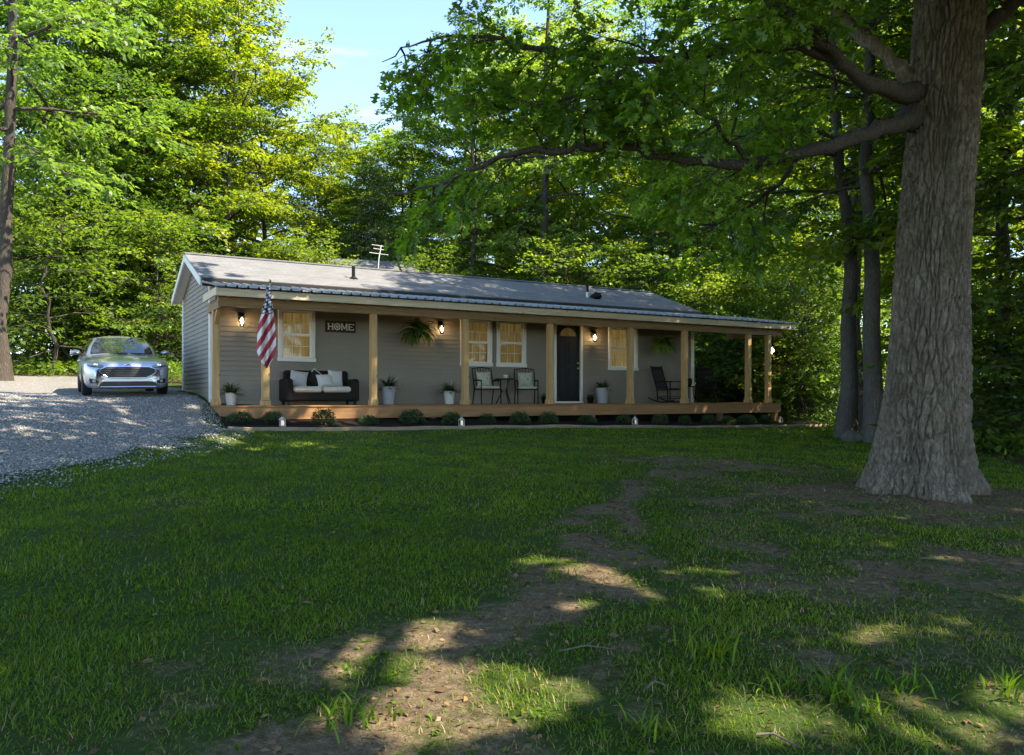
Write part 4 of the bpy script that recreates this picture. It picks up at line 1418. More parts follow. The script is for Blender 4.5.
# ------------------------------------------------------------------ the silver car
def make_car():
    paint = NT('silver_paint'); paint.col((.42, .45, .50)).set(.28, .75, .5)
    paint.p.inputs['Coat Weight'].default_value = .7; paint.p.inputs['Coat Roughness'].default_value = .04
    paint = paint.mat
    gl = NT('car_glass'); gl.col((.012, .014, .018)).set(.03, 0, .9); gl.p.inputs['Coat Weight'].default_value = 1.0; gl = gl.mat
    blk = simple('car_black_plastic', (.012, .012, .013), .45)
    chrome = NT('chrome'); chrome.col((.72, .72, .74)).set(.12, 1.0, .5); chrome = chrome.mat
    lens = NT('headlight_lens'); lens.col((.16, .17, .19)).set(.12, .3, .8); lens.p.inputs['Coat Weight'].default_value = 1; lens = lens.mat
    dark = simple('lamp_housing', (.05, .05, .055), .25)
    rub = simple('tyre_rubber', (.016, .016, .016), .8)
    root = empty('silver_sedan', (0, 0, 0), 0, 'silver four door sedan parked on the gravel facing forward beside the house', 'car')
    # lower body loft, y forward
    st = [(-2.43, .62, .34, .72, .80), (-2.38, .78, .26, .86, .93), (-2.15, .88, .22, .97, 1.03), (-1.70, .92, .20, .99, 1.05), (-1.1, .925, .19, .97, 1.02), (0, .925, .19, .95, 1.0),
          (.75, .925, .19, .93, 1.0), (1.25, .92, .19, .885, .965), (1.8, .915, .18, .845, .915), (2.12, .905, .16, .80, .865), (2.30, .865, .16, .755, .815), (2.40, .79, .165, .69, .75), (2.45, .66, .19, .60, .66)]
    def ring(y, w_, zb, zs, zt):
        half = [(.0, zb), (w_ * .80, zb), (w_ * .95, zb + .05), (w_ * .985, zb + (zs - zb) * .35), (w_, zb + (zs - zb) * .62), (w_ * .985, zs - .04), (w_ * .94, zs), (w_ * .80, zs + (zt - zs) * .5), (w_ * .45, zt - .008), (0, zt)]
        return [(x, y, z) for x, z in half] + [(-x, y, z) for x, z in reversed(half[1:-1])]
    rings = [ring(*s) for s in st]
    k = len(rings[0])
    b = MB()
    vs = [v for r_ in rings for v in r_]
    fs = [(i * k + j, i * k + (j + 1) % k, (i + 1) * k + (j + 1) % k, (i + 1) * k + j) for i in range(len(rings) - 1) for j in range(k)]
    fs += [tuple(range(k)), tuple(reversed(range((len(rings) - 1) * k, len(rings) * k)))]
    b.add(vs, fs)
    body = b.build('body', paint, root, True)
    sub = body.modifiers.new('sub', 'SUBSURF'); sub.levels = 2; sub.render_levels = 2
    cutters = []
    for y in (1.46, -1.39):
        cb = MB(); cb.lathe([(.36, -1.2), (.36, 1.2)], (0, y, .335), 32, 'x')
        c = cb.build('arch_cutter', blk)
        md = body.modifiers.new('arch', 'BOOLEAN'); md.operation = 'DIFFERENCE'; md.object = c; md.solver = 'EXACT'
        cutters.append(c)
    bpy.context.view_layer.update()
    dg = bpy.context.evaluated_depsgraph_get()
    ev = body.evaluated_get(dg)
    me = bpy.data.meshes.new_from_object(ev)
    body.modifiers.clear(); body.data = me
    for c in cutters: bpy.data.objects.remove(c)
    me.polygons.foreach_set('use_smooth', np.ones(len(me.polygons), dtype=bool))
    tree = BVHTree.FromPolygons([v.co.copy() for v in me.vertices], [tuple(p.vertices) for p in me.polygons])
    inner = MB(); inner.box((0, .05, .5), (1.2, 4.2, .5)); inner.build('underbody', blk, root)
    def front(x, z, off):
        h = tree.ray_cast(Vector((x, 5, z)), Vector((0, -1, 0)))
        if h[0] is None: return Vector((x, 2.3, z))
        return h[0] + Vector((0, off, 0)) + h[1] * off * .6
    def patch(name, rows, mat, off, parent=root, nu=16, sub_=5, mirror=False):
        """rows: list of (z, xl, xr); the patch follows the nose"""
        for sg_ in ((1, -1) if mirror else (1,)):
            b = MB()
            zs_ = [r_[0] for r_ in rows]
            n = (len(rows) - 1) * sub_
            def fn(u, v):
                t = v * (len(rows) - 1)
                i = min(int(t), len(rows) - 2); f = t - i
                z = rows[i][0] * (1 - f) + rows[i + 1][0] * f
                xl = rows[i][1] * (1 - f) + rows[i + 1][1] * f; xr = rows[i][2] * (1 - f) + rows[i + 1][2] * f
                return tuple(front(sg_ * (xl + (xr - xl) * u), z, off))
            b.grid(fn, nu, n)
            o = b.build(name, mat, parent, True)
        return o
    g = patch('grille', [(.43, -.38, .38), (.50, -.52, .52), (.575, -.58, .58), (.635, -.54, .54), (.67, -.44, .44)], blk, .012)
    gb = MB()
    for z, w_ in ((.47, .44), (.51, .52), (.55, .55), (.59, .555), (.63, .52)):
        gb.tube([tuple(front(x, z, .022)) for x in np.linspace(-w_, w_, 15)], .0055, 6)
    gb.build('grille_bar', simple('dull_chrome', (.10, .10, .105), .35, .6), g)
    out = [(-.38, .425), (-.52, .495), (-.59, .575), (-.55, .64), (-.44, .677), (0, .683), (.44, .677), (.55, .64), (.59, .575), (.52, .495), (.38, .425), (0, .42), (-.38, .425)]
    gs = MB(); gs.tube([tuple(front(x, z, .018)) for x, z in out], .013, 6); gs.build('grille_surround', chrome, g)
    patch('lower_grille', [(.235, -.60, .60), (.29, -.58, .58), (.345, -.50, .50)], blk, .012)
    lb = MB(); lb.tube([tuple(front(x, .222, .02)) for x in np.linspace(-.58, .58, 15)], .010, 6); lb.build('lower_trim', chrome, root)
    for sg_ in (1, -1):
        b = MB()
        def hl(u, v):
            x = .50 + .33 * u
            z = .69 + .045 * u + (v - .5) * (.05 + .075 * min(1, u * 1.7)) + .02 * u * u
            return tuple(front(sg_ * x, z, .012))
        b.grid(hl, 12, 6)
        h = b.build('headlight', lens, root, True)
        b = MB(); b.lathe([(0, .02), (.042, .015), (.045, 0)], tuple(front(sg_ * .66, .715, .0)), 14, 'y'); b.build('headlight_bulb', chrome, h)
        b = MB(); b.tube([tuple(front(sg_ * (.50 + .33 * t), .662 + .03 * t + .02 * t * t, .016)) for t in np.linspace(0, 1, 8)], .010, 6); b.build('headlight_trim', dark, h)
        b = MB()
        b.grid(lambda u, v: tuple(front(sg_ * (.60 + .20 * u), .335 + (v - .5) * (.06 + .06 * u) + .02 * u, .012)), 8, 5)
        f_ = b.build('fog_light', blk, root, True)
        b = MB(); b.lathe([(0, .018), (.035, .012), (.036, 0)], tuple(front(sg_ * .70, .345, .008)), 12, 'y'); b.build('fog_bulb', lens, f_)
    # badge
    bc = front(0, .715, .012)
    b = MB(); b.lathe([(0, .008), (1, .004), (1, 0)], (0, 0, 0), 24, 'y')
    b.v = [(x * .075, y, z * .03) for x, y, z in b.v]
    bo = b.build('badge', chrome, root); bo.location = bc
    b = MB(); b.lathe([(0, .011), (1, .009), (1, .004)], (0, 0, 0), 24, 'y')
    b.v = [(x * .067, y, z * .024) for x, y, z in b.v]
    b.build('badge_oval', simple('badge_blue', (.01, .03, .16), .3), bo)
    cu = bpy.data.curves.new('badge_script', 'FONT'); cu.body = 'Ford'; cu.size = .046; cu.shear = .35; cu.align_x = 'CENTER'; cu.align_y = 'CENTER'
    to = bpy.data.objects.new('script_curve', cu); C.objects.link(to); bpy.context.view_layer.update()
    tme = bpy.data.meshes.new_from_object(to.evaluated_get(bpy.context.evaluated_depsgraph_get())); bpy.data.objects.remove(to); bpy.data.curves.remove(cu)
    tme.materials.clear()
    to = link_mesh('badge_script', tme, chrome, bo); to.location = (0, .0125, 0); to.rotation_euler = (R(90), 0, R(180))
    # greenhouse
    def lerp3(a, c, t): return [a[i] + (c[i] - a[i]) * t for i in range(3)]
    base = [(0, 1.02, .985), (.45, .93, .975), (.76, .72, .955), (.84, .30, .95), (.855, -.30, .96), (.845, -.95, .975), (.78, -1.62, 1.0), (.50, -1.92, 1.03), (0, -1.98, 1.035)]
    roofo = [(0, .16, 1.425), (.34, .13, 1.42), (.545, .04, 1.395), (.585, -.18, 1.405), (.60, -.50, 1.415), (.59, -.95, 1.405), (.545, -1.22, 1.38), (.34, -1.31, 1.405), (0, -1.34, 1.415)]
    full = lambda L_: L_ + [(-x, y, z) for x, y, z in reversed(L_[1:-1])]
    fb_, fr_ = full(base), full(roofo)
    b = MB()
    nl_ = 6; k = len(fb_)
    vs = []
    for j in range(nl_ + 1):
        t = j / nl_
        for p, q in zip(fb_, fr_):
            v = lerp3(p, q, t)
            bulge = .035 * math.sin(math.pi * t)
            v[0] += math.copysign(bulge, v[0]) if abs(v[0]) > .4 else 0
            v[2] += bulge * .5
            vs.append(tuple(v))
    fs = [(j * k + i, j * k + (i + 1) % k, (j + 1) * k + (i + 1) % k, (j + 1) * k + i) for j in range(nl_) for i in range(k)]
    top = len(vs)
    rings2 = [(.62, 1.452), (.25, 1.472)]
    for sc_, z in rings2:
        for (x, y, _) in fr_: vs.append((x * sc_, -.58 + (y + .58) * sc_, z))
    for rr_ in range(2):
        o0 = nl_ * k + rr_ * k
        fs += [(o0 + i, o0 + (i + 1) % k, o0 + k + (i + 1) % k, o0 + k + i) for i in range(k)]
    fs.append(tuple(range(nl_ * k + 2 * k, nl_ * k + 3 * k)))
    b.add(vs, fs)
    b.build('roof', paint, root, True)
    def gpt(u_idx, t, off):
        i = int(math.floor(u_idx)); f = u_idx - i
        p = lerp3(fb_[i % k], fb_[(i + 1) % k], f); q = lerp3(fr_[i % k], fr_[(i + 1) % k], f)
        v = lerp3(p, q, t)
        bulge = .035 * math.sin(math.pi * t)
        v[0] += math.copysign(bulge, v[0]) if abs(v[0]) > .4 else 0
        v[2] += bulge * .5
        return Vector(v)
    def gpatch(name, u0, u1, t0, t1, mat, offv, t0b=None):
        b = MB()
        def fn(u, v):
            return tuple(gpt((u0 + (u1 - u0) * u) % k, t0 + (t1 - t0) * v, 0) + Vector(offv))
        b.grid(fn, 24, 8)
        return b.build(name, mat, root, True)
    ws = gpatch('windshield', -1.82, 1.82, .06, .95, gl, (0, .012, .008))
    gpatch('rear_window', 6.3, 9.7, .08, .93, gl, (0, -.012, .006))
    for sg_ in (1, -1):
        u_ = (lambda a: a) if sg_ > 0 else (lambda a: k - a)
        gpatch('side_window', u_(2.25), u_(3.9), .06, .90, gl, (sg_ * .012, 0, .003))
        gpatch('side_window', u_(4.02), u_(5.3), .06, .90, gl, (sg_ * .012, 0, .003))
        gpatch('window_trim', u_(2.2), u_(5.4), .0, .05, chrome, (sg_ * .012, 0, 0))
        # mirrors
        b = MB()
        b.lathe([(0, -.07), (.06, -.06), (.088, -.01), (.08, .05), (.04, .10), (0, .115)], (0, 0, 0), 14, 'y')
        b.v = [(x * 1.3, y, z * .68) for x, y, z in b.v]
        m_ = b.build('wing_mirror', paint, root, True); m_.location = (sg_ * 1.015, .50, 1.03)
        b = MB(); b.tube([(-sg_ * .05, 0, -.02), (-sg_ * .15, .02, -.05)], .025, 8); b.build('mirror_arm', blk, m_)
        b = MB(); b.lathe([(0, -.074), (.075, -.066)], (0, 0, 0), 14, 'y'); b.build('mirror_glass', gl, m_)
        # door lines and handles
        for y0 in (.55, -.42, -1.28):
            b = MB()
            pts = []
            for z in np.linspace(.32, .92, 9):
                h_ = tree.ray_cast(Vector((sg_ * 3, y0, z)), Vector((-sg_, 0, 0)))
                if h_[0] is not None: pts.append(tuple(h_[0]))
            if len(pts) > 2: b.tube(pts, .006, 5); b.build('door_seam', blk, root)
        for y0 in (-.25, -1.1):
            h_ = tree.ray_cast(Vector((sg_ * 3, y0, .84)), Vector((-sg_, 0, 0)))
            if h_[0] is not None:
                b = MB(); b.box(tuple(h_[0]), (.04, .20, .03), None, .01); b.build('door_handle', chrome, root)
        for y in (1.46, -1.39):
            b = MB()
            b.lathe([(.225, -.10), (.30, -.105), (.33, -.08), (.335, 0), (.33, .08), (.30, .105), (.225, .10)], (0, 0, 0), 32, 'x')
            wl_ = b.build('wheel', rub, root, True); wl_.location = (sg_ * .815, y, .335)
            b = MB()
            b.lathe([(.225, sg_ * .085), (.21, sg_ * .098), (.2, sg_ * .06)], (0, 0, 0), 32, 'x')
            for q in range(10):
                a = q * 2 * math.pi / 10
                b.box((sg_ * .085, .12 * math.cos(a), .12 * math.sin(a)), (.02, .17, .028), Matrix.Rotation(a, 3, 'X'))
            b.lathe([(0, sg_ * .10), (.045, sg_ * .098), (.05, sg_ * .05)], (0, 0, 0), 16, 'x')
            b.build('rim', chrome, wl_)
            b = MB(); b.lathe([(0, sg_ * .03), (.22, sg_ * .03)], (0, 0, 0), 24, 'x'); b.build('brake_disc', dark, wl_)
    b = MB()
    for a_, c_ in (((-.10, 1.02, 1.0), (-.62, .84, .995)), ((.30, .99, 1.0), (-.12, 1.0, 1.0))):
        b.tube([a_, c_], .010, 6)
    b.build('wiper', blk, root)
    # rear view mirror, hood creases
    b = MB()
    for sg_ in (1, -1):
        pts = []
        for t in np.linspace(0, 1, 12):
            h_ = tree.ray_cast(Vector((sg_ * (.66 - .20 * t), .95 + 1.2 * t, 3)), Vector((0, 0, -1)))
            if h_[0] is not None: pts.append(tuple(h_[0] + Vector((0, 0, -.004))))
        b.tube(pts, .008, 6)
    b.build('hood_seam', simple('seam_grey', (.12, .12, .125), .4), root)
    return root
car = make_car()
def set_car():
    D = 18.4
    fx, fy = (128.5 - 512) / FPX * D, D
    fwd = -Vd
    c = Vector((fx, fy, 0)) - fwd * 2.40
    side = Vector((fwd.y, -fwd.x, 0))     # car local +x
    def gzp(v): return g1(v.x, v.y) + .028
    w4 = [gzp(c + fwd * a + side * b_) for a in (1.46, -1.39) for b_ in (.8, -.8)]
    zf, zr = (w4[0] + w4[1]) / 2, (w4[2] + w4[3]) / 2
    zr_, zl_ = (w4[0] + w4[2]) / 2, (w4[1] + w4[3]) / 2
    pitch = math.atan2(zf - zr, 2.85); roll = math.atan2(zr_ - zl_, 1.6)
    Y = (fwd * math.cos(pitch) + Vector((0, 0, math.sin(pitch)))).normalized()
    X = (side * math.cos(roll) + Vector((0, 0, math.sin(roll)))).normalized()
    Z = X.cross(Y).normalized(); X = Y.cross(Z)
    mid = zr + (zf - zr) * (1.39 / 2.85)
    mw = Matrix(((X.x, Y.x, Z.x, c.x), (X.y, Y.y, Z.y, c.y), (X.z, Y.z, Z.z, mid), (0, 0, 0, 1)))
    car.location = mw.to_translation(); car.rotation_euler = mw.to_euler()
set_car()

# ------------------------------------------------------------------ trees
def gen_tree(seed, H=20, cb=.2, Rr=4.5, nl=34, leaf=.20, twigs=10, style='broad', r0=None, lpn=21, lean=0.0, droop=1.0):
    rr = np.random.default_rng(seed)
    tb = MB()
    r0 = r0 or H * .011
    zz = np.linspace(0, H * .97, 14)
    wx = np.cumsum(rr.normal(0, .10, 14)) + lean * zz; wy = np.cumsum(rr.normal(0, .10, 14))
    wx -= wx[0]; wy -= wy[0]
    path = np.c_[wx, wy, zz]
    path[0, 2] = -.5
    rad = r0 * (1 - .92 * (zz / (H * .97)) ** .9); rad[0] *= 1.55; 
    pp = [tuple(path[0]), (path[0][0], path[0][1], .25)] + [tuple(p) for p in path[1:]]
    tb.tube(pp, [rad[0], rad[0] * .82] + list(rad[1:]), 10)
    P, A, N = [], [], []
    def spray(p, d, L):
        n = lpn
        t = np.linspace(.12, 1, n)
        sgn = np.where(np.arange(n) % 2 == 0, 1, -1)
        side = np.cross(d, [0, 0, 1.0]); side /= max(np.linalg.norm(side), 1e-6)
        spread = np.sin(np.pi * np.clip(t * .9 + .1, 0, 1)) * L * .30
        pos = p + d[None] * (t * L)[:, None] + side[None] * (sgn * spread * rr.uniform(.1, 1.0, n))[:, None]
        pos[:, 2] -= (t * L) ** 2 * .16 * droop + rr.uniform(0, .10, n)
        P.append(pos)
        A.append(d[None] * .8 + side[None] * (sgn * .8)[:, None] + rr.normal(0, .35, (n, 3)) + [0, 0, -.35 * droop])
        N.append(np.array([0, 0, 1.0]) + rr.normal(0, .42, (n, 3)))
    az = rr.uniform(0, 6.28)
    for i in range(nl):
        rel = (i + rr.uniform(0, .8)) / nl
        hz = (cb + (.97 - cb) * rel) * H
        az += 2.399 + rr.normal(0, .3)
        b0 = np.array([np.interp(hz, zz, wx), np.interp(hz, zz, wy), hz])
        if style == 'broad':
            prof = (.55 + .45 * math.sin(math.pi * min(1, rel * 1.5 + .18))) if rel < .45 else max(.12, (1 - ((rel - .45) / .58) ** 1.8))
            el = R(4 + 48 * rel + rr.normal(0, 7))
            L = Rr * prof * rr.uniform(.7, 1.15)
        else:
            L = Rr * max(.08, (1 - rel)) * rr.uniform(.8, 1.1); el = R(-8 + 25 * rel)
        d = np.array([math.cos(az) * math.cos(el), math.sin(az) * math.cos(el), math.sin(el)])
        m = 7
        pts = [b0]
        dd = d.copy()
        for j in range(m - 1):
            dd = dd + rr.normal(0, .09, 3) + np.array([0, 0, -.06 * droop])
            dd /= np.linalg.norm(dd)
            pts.append(pts[-1] + dd * L / (m - 1))
        pts = np.array(pts)
        rb_ = min(np.interp(hz, zz, rad) * .55, .02 + L * .013)
        tb.tube([tuple(p) for p in pts], list(np.linspace(rb_, .006, m)), 5, cap=False)
        nt_ = max(3, int(twigs * (.45 + .55 * L / Rr)))
        for q in range(nt_):
            t = .22 + .78 * (q + rr.uniform(0, 1)) / nt_
            x = t * (m - 1); a_ = min(int(x), m - 2); f = x - a_
            p = pts[a_] * (1 - f) + pts[a_ + 1] * f
            ld = pts[a_ + 1] - pts[a_]; ld /= np.linalg.norm(ld)
            sg_ = 1 if q % 2 else -1
            sd = np.cross(ld, [0, 0, 1.0]); sd /= max(np.linalg.norm(sd), 1e-6)
            td = ld * rr.uniform(.5, 1) + sd * sg_ * rr.uniform(.5, 1.1) + np.array([0, 0, rr.normal(.0, .22)])
            td /= np.linalg.norm(td)
            TL = L * rr.uniform(.20, .38) * (1.25 - .5 * t) + .35
            e = p + td * TL
            tb.tube([tuple(p), tuple((p + e) / 2 + np.array([0, 0, .04 * TL])), tuple(e)], [rb_ * .3 + .004, .008, .003], 4, cap=False)
            ns = max(2, int(TL / .34))
            for s_ in range(ns):
                f2 = (s_ + rr.uniform(.2, 1)) / ns
                sd2 = np.cross(td, [0, 0, 1.0]); sd2 /= max(np.linalg.norm(sd2), 1e-6)
                d3 = td + sd2 * rr.normal(0, .8) + np.array([0, 0, rr.normal(-.08, .22)])
                d3 /= np.linalg.norm(d3)
                spray(p + (e - p) * f2, d3, rr.uniform(.55, 1.1) * (leaf / .2) ** .5)
        spray(pts[-1] - d * .2, d, 1.0)
    P, A, N = np.concatenate(P), np.concatenate(A), np.concatenate(N)
    n = len(P)
    if style == 'pine':
        L_ = leaf * rr.uniform(.8, 1.3, n); W_ = L_ * .16
    else:
        L_ = leaf * rr.uniform(.65, 1.25, n); W_ = L_ * rr.uniform(.5, .72, n)
    clump = fnoise(P[:, 0] * .8 + P[:, 2] * .5, P[:, 1] * .8 + P[:, 2] * .33, seed, 2)
    me = leaf_mesh('crown', P, A, N, L_, W_, KITE, np.clip(rr.random(n) * .55 + clump * .55, 0, 1))
    tm = bpy.data.meshes.new('trunk'); tm.from_pydata(tb.v, [], tb.f); tm.update()
    tm.polygons.foreach_set('use_smooth', np.ones(len(tm.polygons), dtype=bool))
    return tm, me

TREES = {}
def tree_kind(key, lm, bm, **kw):
    tm, me = gen_tree(**kw)
    tm.materials.append(M[bm]); me.materials.append(M[lm])
    TREES[key] = (tm, me, kw.get('H', 20)); print(key, len(me.polygons))
tree_kind('edge1', 'leaf_forest', 'bark', seed=101, H=22, cb=.09, Rr=5.2, nl=46, leaf=.20)
tree_kind('edge2', 'leaf_deep', 'bark', seed=102, H=21, cb=.14, Rr=4.6, nl=42, leaf=.19)
tree_kind('edge3', 'leaf_bright', 'bark_pale', seed=103, H=20, cb=.12, Rr=5.0, nl=46, leaf=.20)
tree_kind('tall1', 'leaf_deep', 'bark', seed=104, H=24, cb=.30, Rr=4.6, nl=34, leaf=.22, twigs=8, lpn=20)
tree_kind('tall2', 'leaf_bright', 'bark', seed=105, H=23, cb=.34, Rr=4.4, nl=34, leaf=.22, twigs=8, lpn=20)
tree_kind('slim', 'leaf_bright', 'bark', seed=106, H=14, cb=.14, Rr=3.0, nl=32, leaf=.17)
tree_kind('pine', 'leaf_pine', 'bark', seed=107, H=15, cb=.12, Rr=3.0, nl=60, leaf=.22, style='pine', lpn=26, twigs=7)
tree_kind('sapling', 'leaf_shrub', 'bark', seed=108, H=5.5, cb=.10, Rr=1.9, nl=22, leaf=.15, twigs=6, lpn=14)
tree_kind('bush', 'leaf_deep', 'bark', seed=109, H=2.6, cb=.03, Rr=1.5, nl=20, leaf=.13, twigs=6, lpn=13, r0=.03)
tree_kind('bush2', 'leaf_deep', 'bark', seed=110, H=2.0, cb=.03, Rr=1.4, nl=18, leaf=.14, twigs=6, lpn=12, r0=.03)

tr = np.random.default_rng(21)
def place_tree(kind, x, y, H, label, name='forest_tree', cat='tree', group=None, rz=None, wid=1.0):
    tm, me, H0 = TREES[kind]
    z = g1(x, y)
    s = H / H0
    r_ = empty(name, (x, y, z), float(tr.uniform(0, 6.28)) if rz is None else rz, label, cat, group)
    r_.scale = (s * wid, s * wid, s)
    for nm, d in (('trunk', tm), ('crown', me)):
        o = bpy.data.objects.new(nm, d); C.objects.link(o); o.parent = r_
    return r_
def tree_px(kind, px, D, H, label, **kw):
    return place_tree(kind, (px - 512) / FPX * D, D, H, label, **kw)

GL = 'trees of the woods left of the house'
GB = 'trees of the woods behind the house'
GR = 'trees of the woods on the right'
# left woods, front row
tree_px('tall1', 2, 24, 22, 'dark thick-trunked tree at the far left edge of the woods behind the driveway', group=GL)
tree_px('edge1', 62, 35, 19.5, 'dense green tree on the wood edge just left of the parked car', group=GL)
tree_px('edge2', 112, 37, 19.5, 'leafy green tree rising directly behind the parked car', group=GL)
tree_px('edge1', 160, 38, 19.5, 'tall full green tree between the parked car and the house gable', group=GL)
tree_px('edge3', 222, 39, 20.0, 'bright yellow-green tree rising behind the left gable of the house', group=GL)
tree_px('edge3', 268, 41, 17.0, 'bright yellow-green tree bordering the open sky left of the gap', group=GL)
tree_px('tall2', 215, 47, 24, 'tall pale tree standing behind the bright yellow-green trees', group=GL)
tree_px('pine', 372, 41, 11.5, 'dull grey-green pine behind the roof below the sky gap', group=GB)
tree_px('edge3', 338, 52, 16.5, 'small bright tree left of the pine under the sky gap', group=GB)
tree_px('edge3', 405, 50, 16.0, 'small bright tree right of the pine under the sky gap', group=GB)
for kind, px, D, H, wd, lab in (('edge1', 352, 55, 17.5, 1.25, 'full green tree closing the bottom of the sky gap behind the pine'), ('edge3', 378, 60, 18, 1.3, 'pale green tree at the middle of the bottom of the sky gap'), ('edge1', 398, 53, 16.5, 1.25, 'full green tree at the right foot of the sky gap'), ('edge2', 325, 58, 18.5, 1.2, 'dark green tree at the left foot of the sky gap')):
    tree_px(kind, px, D, H, lab, group=GB, wid=wd)
# behind the house
for kind, px, D, H, lab in (
        ('edge2', 470, 40, 19, 'dark green tree behind the roof right of the sky gap'),
        ('tall1', 540, 38, 24, 'pale-trunked tall tree behind the middle of the roof'),
        ('edge3', 585, 47, 22, 'glowing yellow-green tree behind the two right roof vents'),
        ('edge2', 652, 41, 21, 'full green tree behind the right end of the roof'),
        ('edge1', 715, 38, 22, 'dense dark tree seen past the end of the house wall'),
        ('edge2', 765, 35, 22, 'dense dark tree behind the rightmost porch posts'),
        ('tall2', 822, 37, 22, 'tall tree between the porch end and the twin trunks')):
    tree_px(kind, px, D, H, lab, group=GB)
for px, D, H, kd in ((706, 32, 5.0, 'sapling'), (722, 30.5, 3.2, 'bush'), (738, 31.5, 5.5, 'sapling'), (756, 30, 3.4, 'bush')):
    place_tree(kd, (px - 512) / FPX * D, D, H, 'leafy green growth framed between the end of the house wall and the last porch posts', 'forest_sapling' if kd == 'sapling' else 'forest_shrub', kd if kd == 'sapling' else 'shrub', group='growth behind the open end of the porch')
for px, D, H in ((18, 31, 6.5), (42, 34, 7), (70, 31.5, 6), (88, 35, 7), (30, 39, 8), (62, 41, 8), (150, 31, 6), (172, 33, 6.5)):
    place_tree('sapling', (px - 512) / FPX * D, D, H, 'green sapling filling the wood edge behind the parked car', 'forest_sapling', 'sapling', group='saplings behind the car')
# twin trunks right of the porch, trees right of the oak
def trunk_tree(px, D, kind, H, lab, wid=1.0): return tree_px(kind, px, D, H, lab, group=GR, wid=wid)
tree_kind('twin1', 'leaf_forest', 'bark_pale', seed=111, H=23, cb=.30, Rr=5.0, nl=34, leaf=.20, r0=.27)
tree_kind('twin2', 'leaf_deep', 'bark_pale', seed=112, H=22, cb=.34, Rr=4.6, nl=32, leaf=.20, r0=.30)
trunk_tree(846, 19.5, 'twin1', 18, 'left of the two slender grey-trunked trees behind the big oak')
trunk_tree(876, 18.3, 'twin2', 17, 'right of the two slender grey-trunked trees nearest the big oak')
trunk_tree(862, 23, 'tall2', 20, 'thin dark-trunked tree between the two grey trunks')
trunk_tree(1010, 19, 'edge3', 18, 'bright green tree just right of the big oak trunk')
trunk_tree(1080, 16, 'edge2', 19, 'green tree at the right edge of the photo beyond the oak')
trunk_tree(955, 38, 'tall2', 22, 'dense green tree hidden mostly behind the oak trunk')
# rows behind
def fill(n, pxr, Dr, kinds, Hr, label, group, gap=None):
    k = 0; tries = 0
    pts = []
    while k < n and tries < 4000:
        tries += 1
        px = tr.uniform(*pxr); D = math.sqrt(tr.uniform(Dr[0] ** 2, Dr[1] ** 2))
        x, y = (px - 512) / FPX * D, D
        s, d = to_house(x, y)
        if -4 < s < 20 and d < 10: continue
        if any((x - a) ** 2 + (y - b_) ** 2 < 9 for a, b_ in pts): continue
        H = tr.uniform(*Hr)
        if gap and gap[0] < px < gap[1]:
            H = min(H, .235 * D + 1.0 - g1(x, y) * .3)
            kd = 'slim' if H < 15 else 'edge2'
        else: kd = kinds[int(tr.integers(len(kinds)))]
        pts.append((x, y)); k += 1
        place_tree(kd, x, y, H, label, group=group)
fill(26, (-260, 300), (36, 70), ['tall1', 'tall2', 'edge1', 'edge2', 'edge3'], (19, 25), 'tall leafy tree deep in the woods left of the sky gap', GL)
fill(9, (300, 455), (50, 85), ['slim', 'edge2'], (12, 17), 'distant small tree at the bottom of the sky gap', GB, gap=(280, 470))
fill(20, (450, 800), (48, 85), ['tall1', 'tall2', 'edge1', 'edge2', 'edge3'], (19, 24), 'tall leafy tree deep in the woods behind the house', GB)
fill(13, (760, 1250), (34, 66), ['tall1', 'tall2', 'edge1', 'edge2', 'edge3'], (18, 23), 'tall leafy tree deep in the woods on the right', GR)
# understory
def under(n, pxr, Dr, label, group, kinds, Hr, cond=None):
    k = tries = 0
    while k < n and tries < 3000:
        tries += 1
        px = tr.uniform(*pxr); D = tr.uniform(*Dr)
        x, y = (px - 512) / FPX * D, D
        if cond and not cond(x, y): continue
        k += 1
        kd = kinds[int(tr.integers(len(kinds)))]
        nm, ct = (('forest_sapling', 'sapling') if kd == 'sapling' else ('forest_shrub', 'shrub'))
        place_tree(kd, x, y, tr.uniform(*Hr[kd]), label + (' sapling' if kd == 'sapling' else ' shrub'), nm, ct, group + ct)
HU = {'sapling': (4, 7), 'bush': (1.6, 3.2), 'bush2': (1.2, 2.4)}
def away(x, y):
    s, d = to_house(x, y)
    return not (-3 < s < 17.6 and d < 8) and not (-14 < x < -5 and y < 27)
under(36, (-60, 310), (28.6, 46), 'leafy green understory', 'left wood edge ', ['sapling', 'bush', 'bush2', 'sapling'], HU, away)
under(20, (330, 690), (33, 44), 'leafy understory behind the house roof', 'back wood edge ', ['sapling', 'bush', 'sapling'], HU, away)
under(34, (690, 850), (26, 36), 'dark leafy understory beyond the porch end', 'wood edge beyond the porch ', ['sapling', 'bush', 'bush2', 'sapling'], HU, away)
under(26, (900, 1150), (14.5, 26), 'glossy leafy understory right of the oak', 'right wood edge ', ['sapling', 'bush', 'bush2'], HU, lambda x, y: x > np.interp(y, [0, 9, 14, 18, 22, 30], [9.5, 8.2, 8.6, 9.2, 10.9, 12.0]))
# trees added for shade on lawn, drive and roof, mostly out of frame
for x, y, kd, H in ((13.5, 11.5, 'tall1', 21), (15.5, 8.0, 'tall2', 20), (17.5, 13.5, 'tall2', 21), (18.5, 9, 'tall1', 22), (12.6, 23.8, 'tall2', 21)):
    place_tree(kd, x, y, H, 'tall tree added beyond the right side of the lawn to cast shade', group=GR)

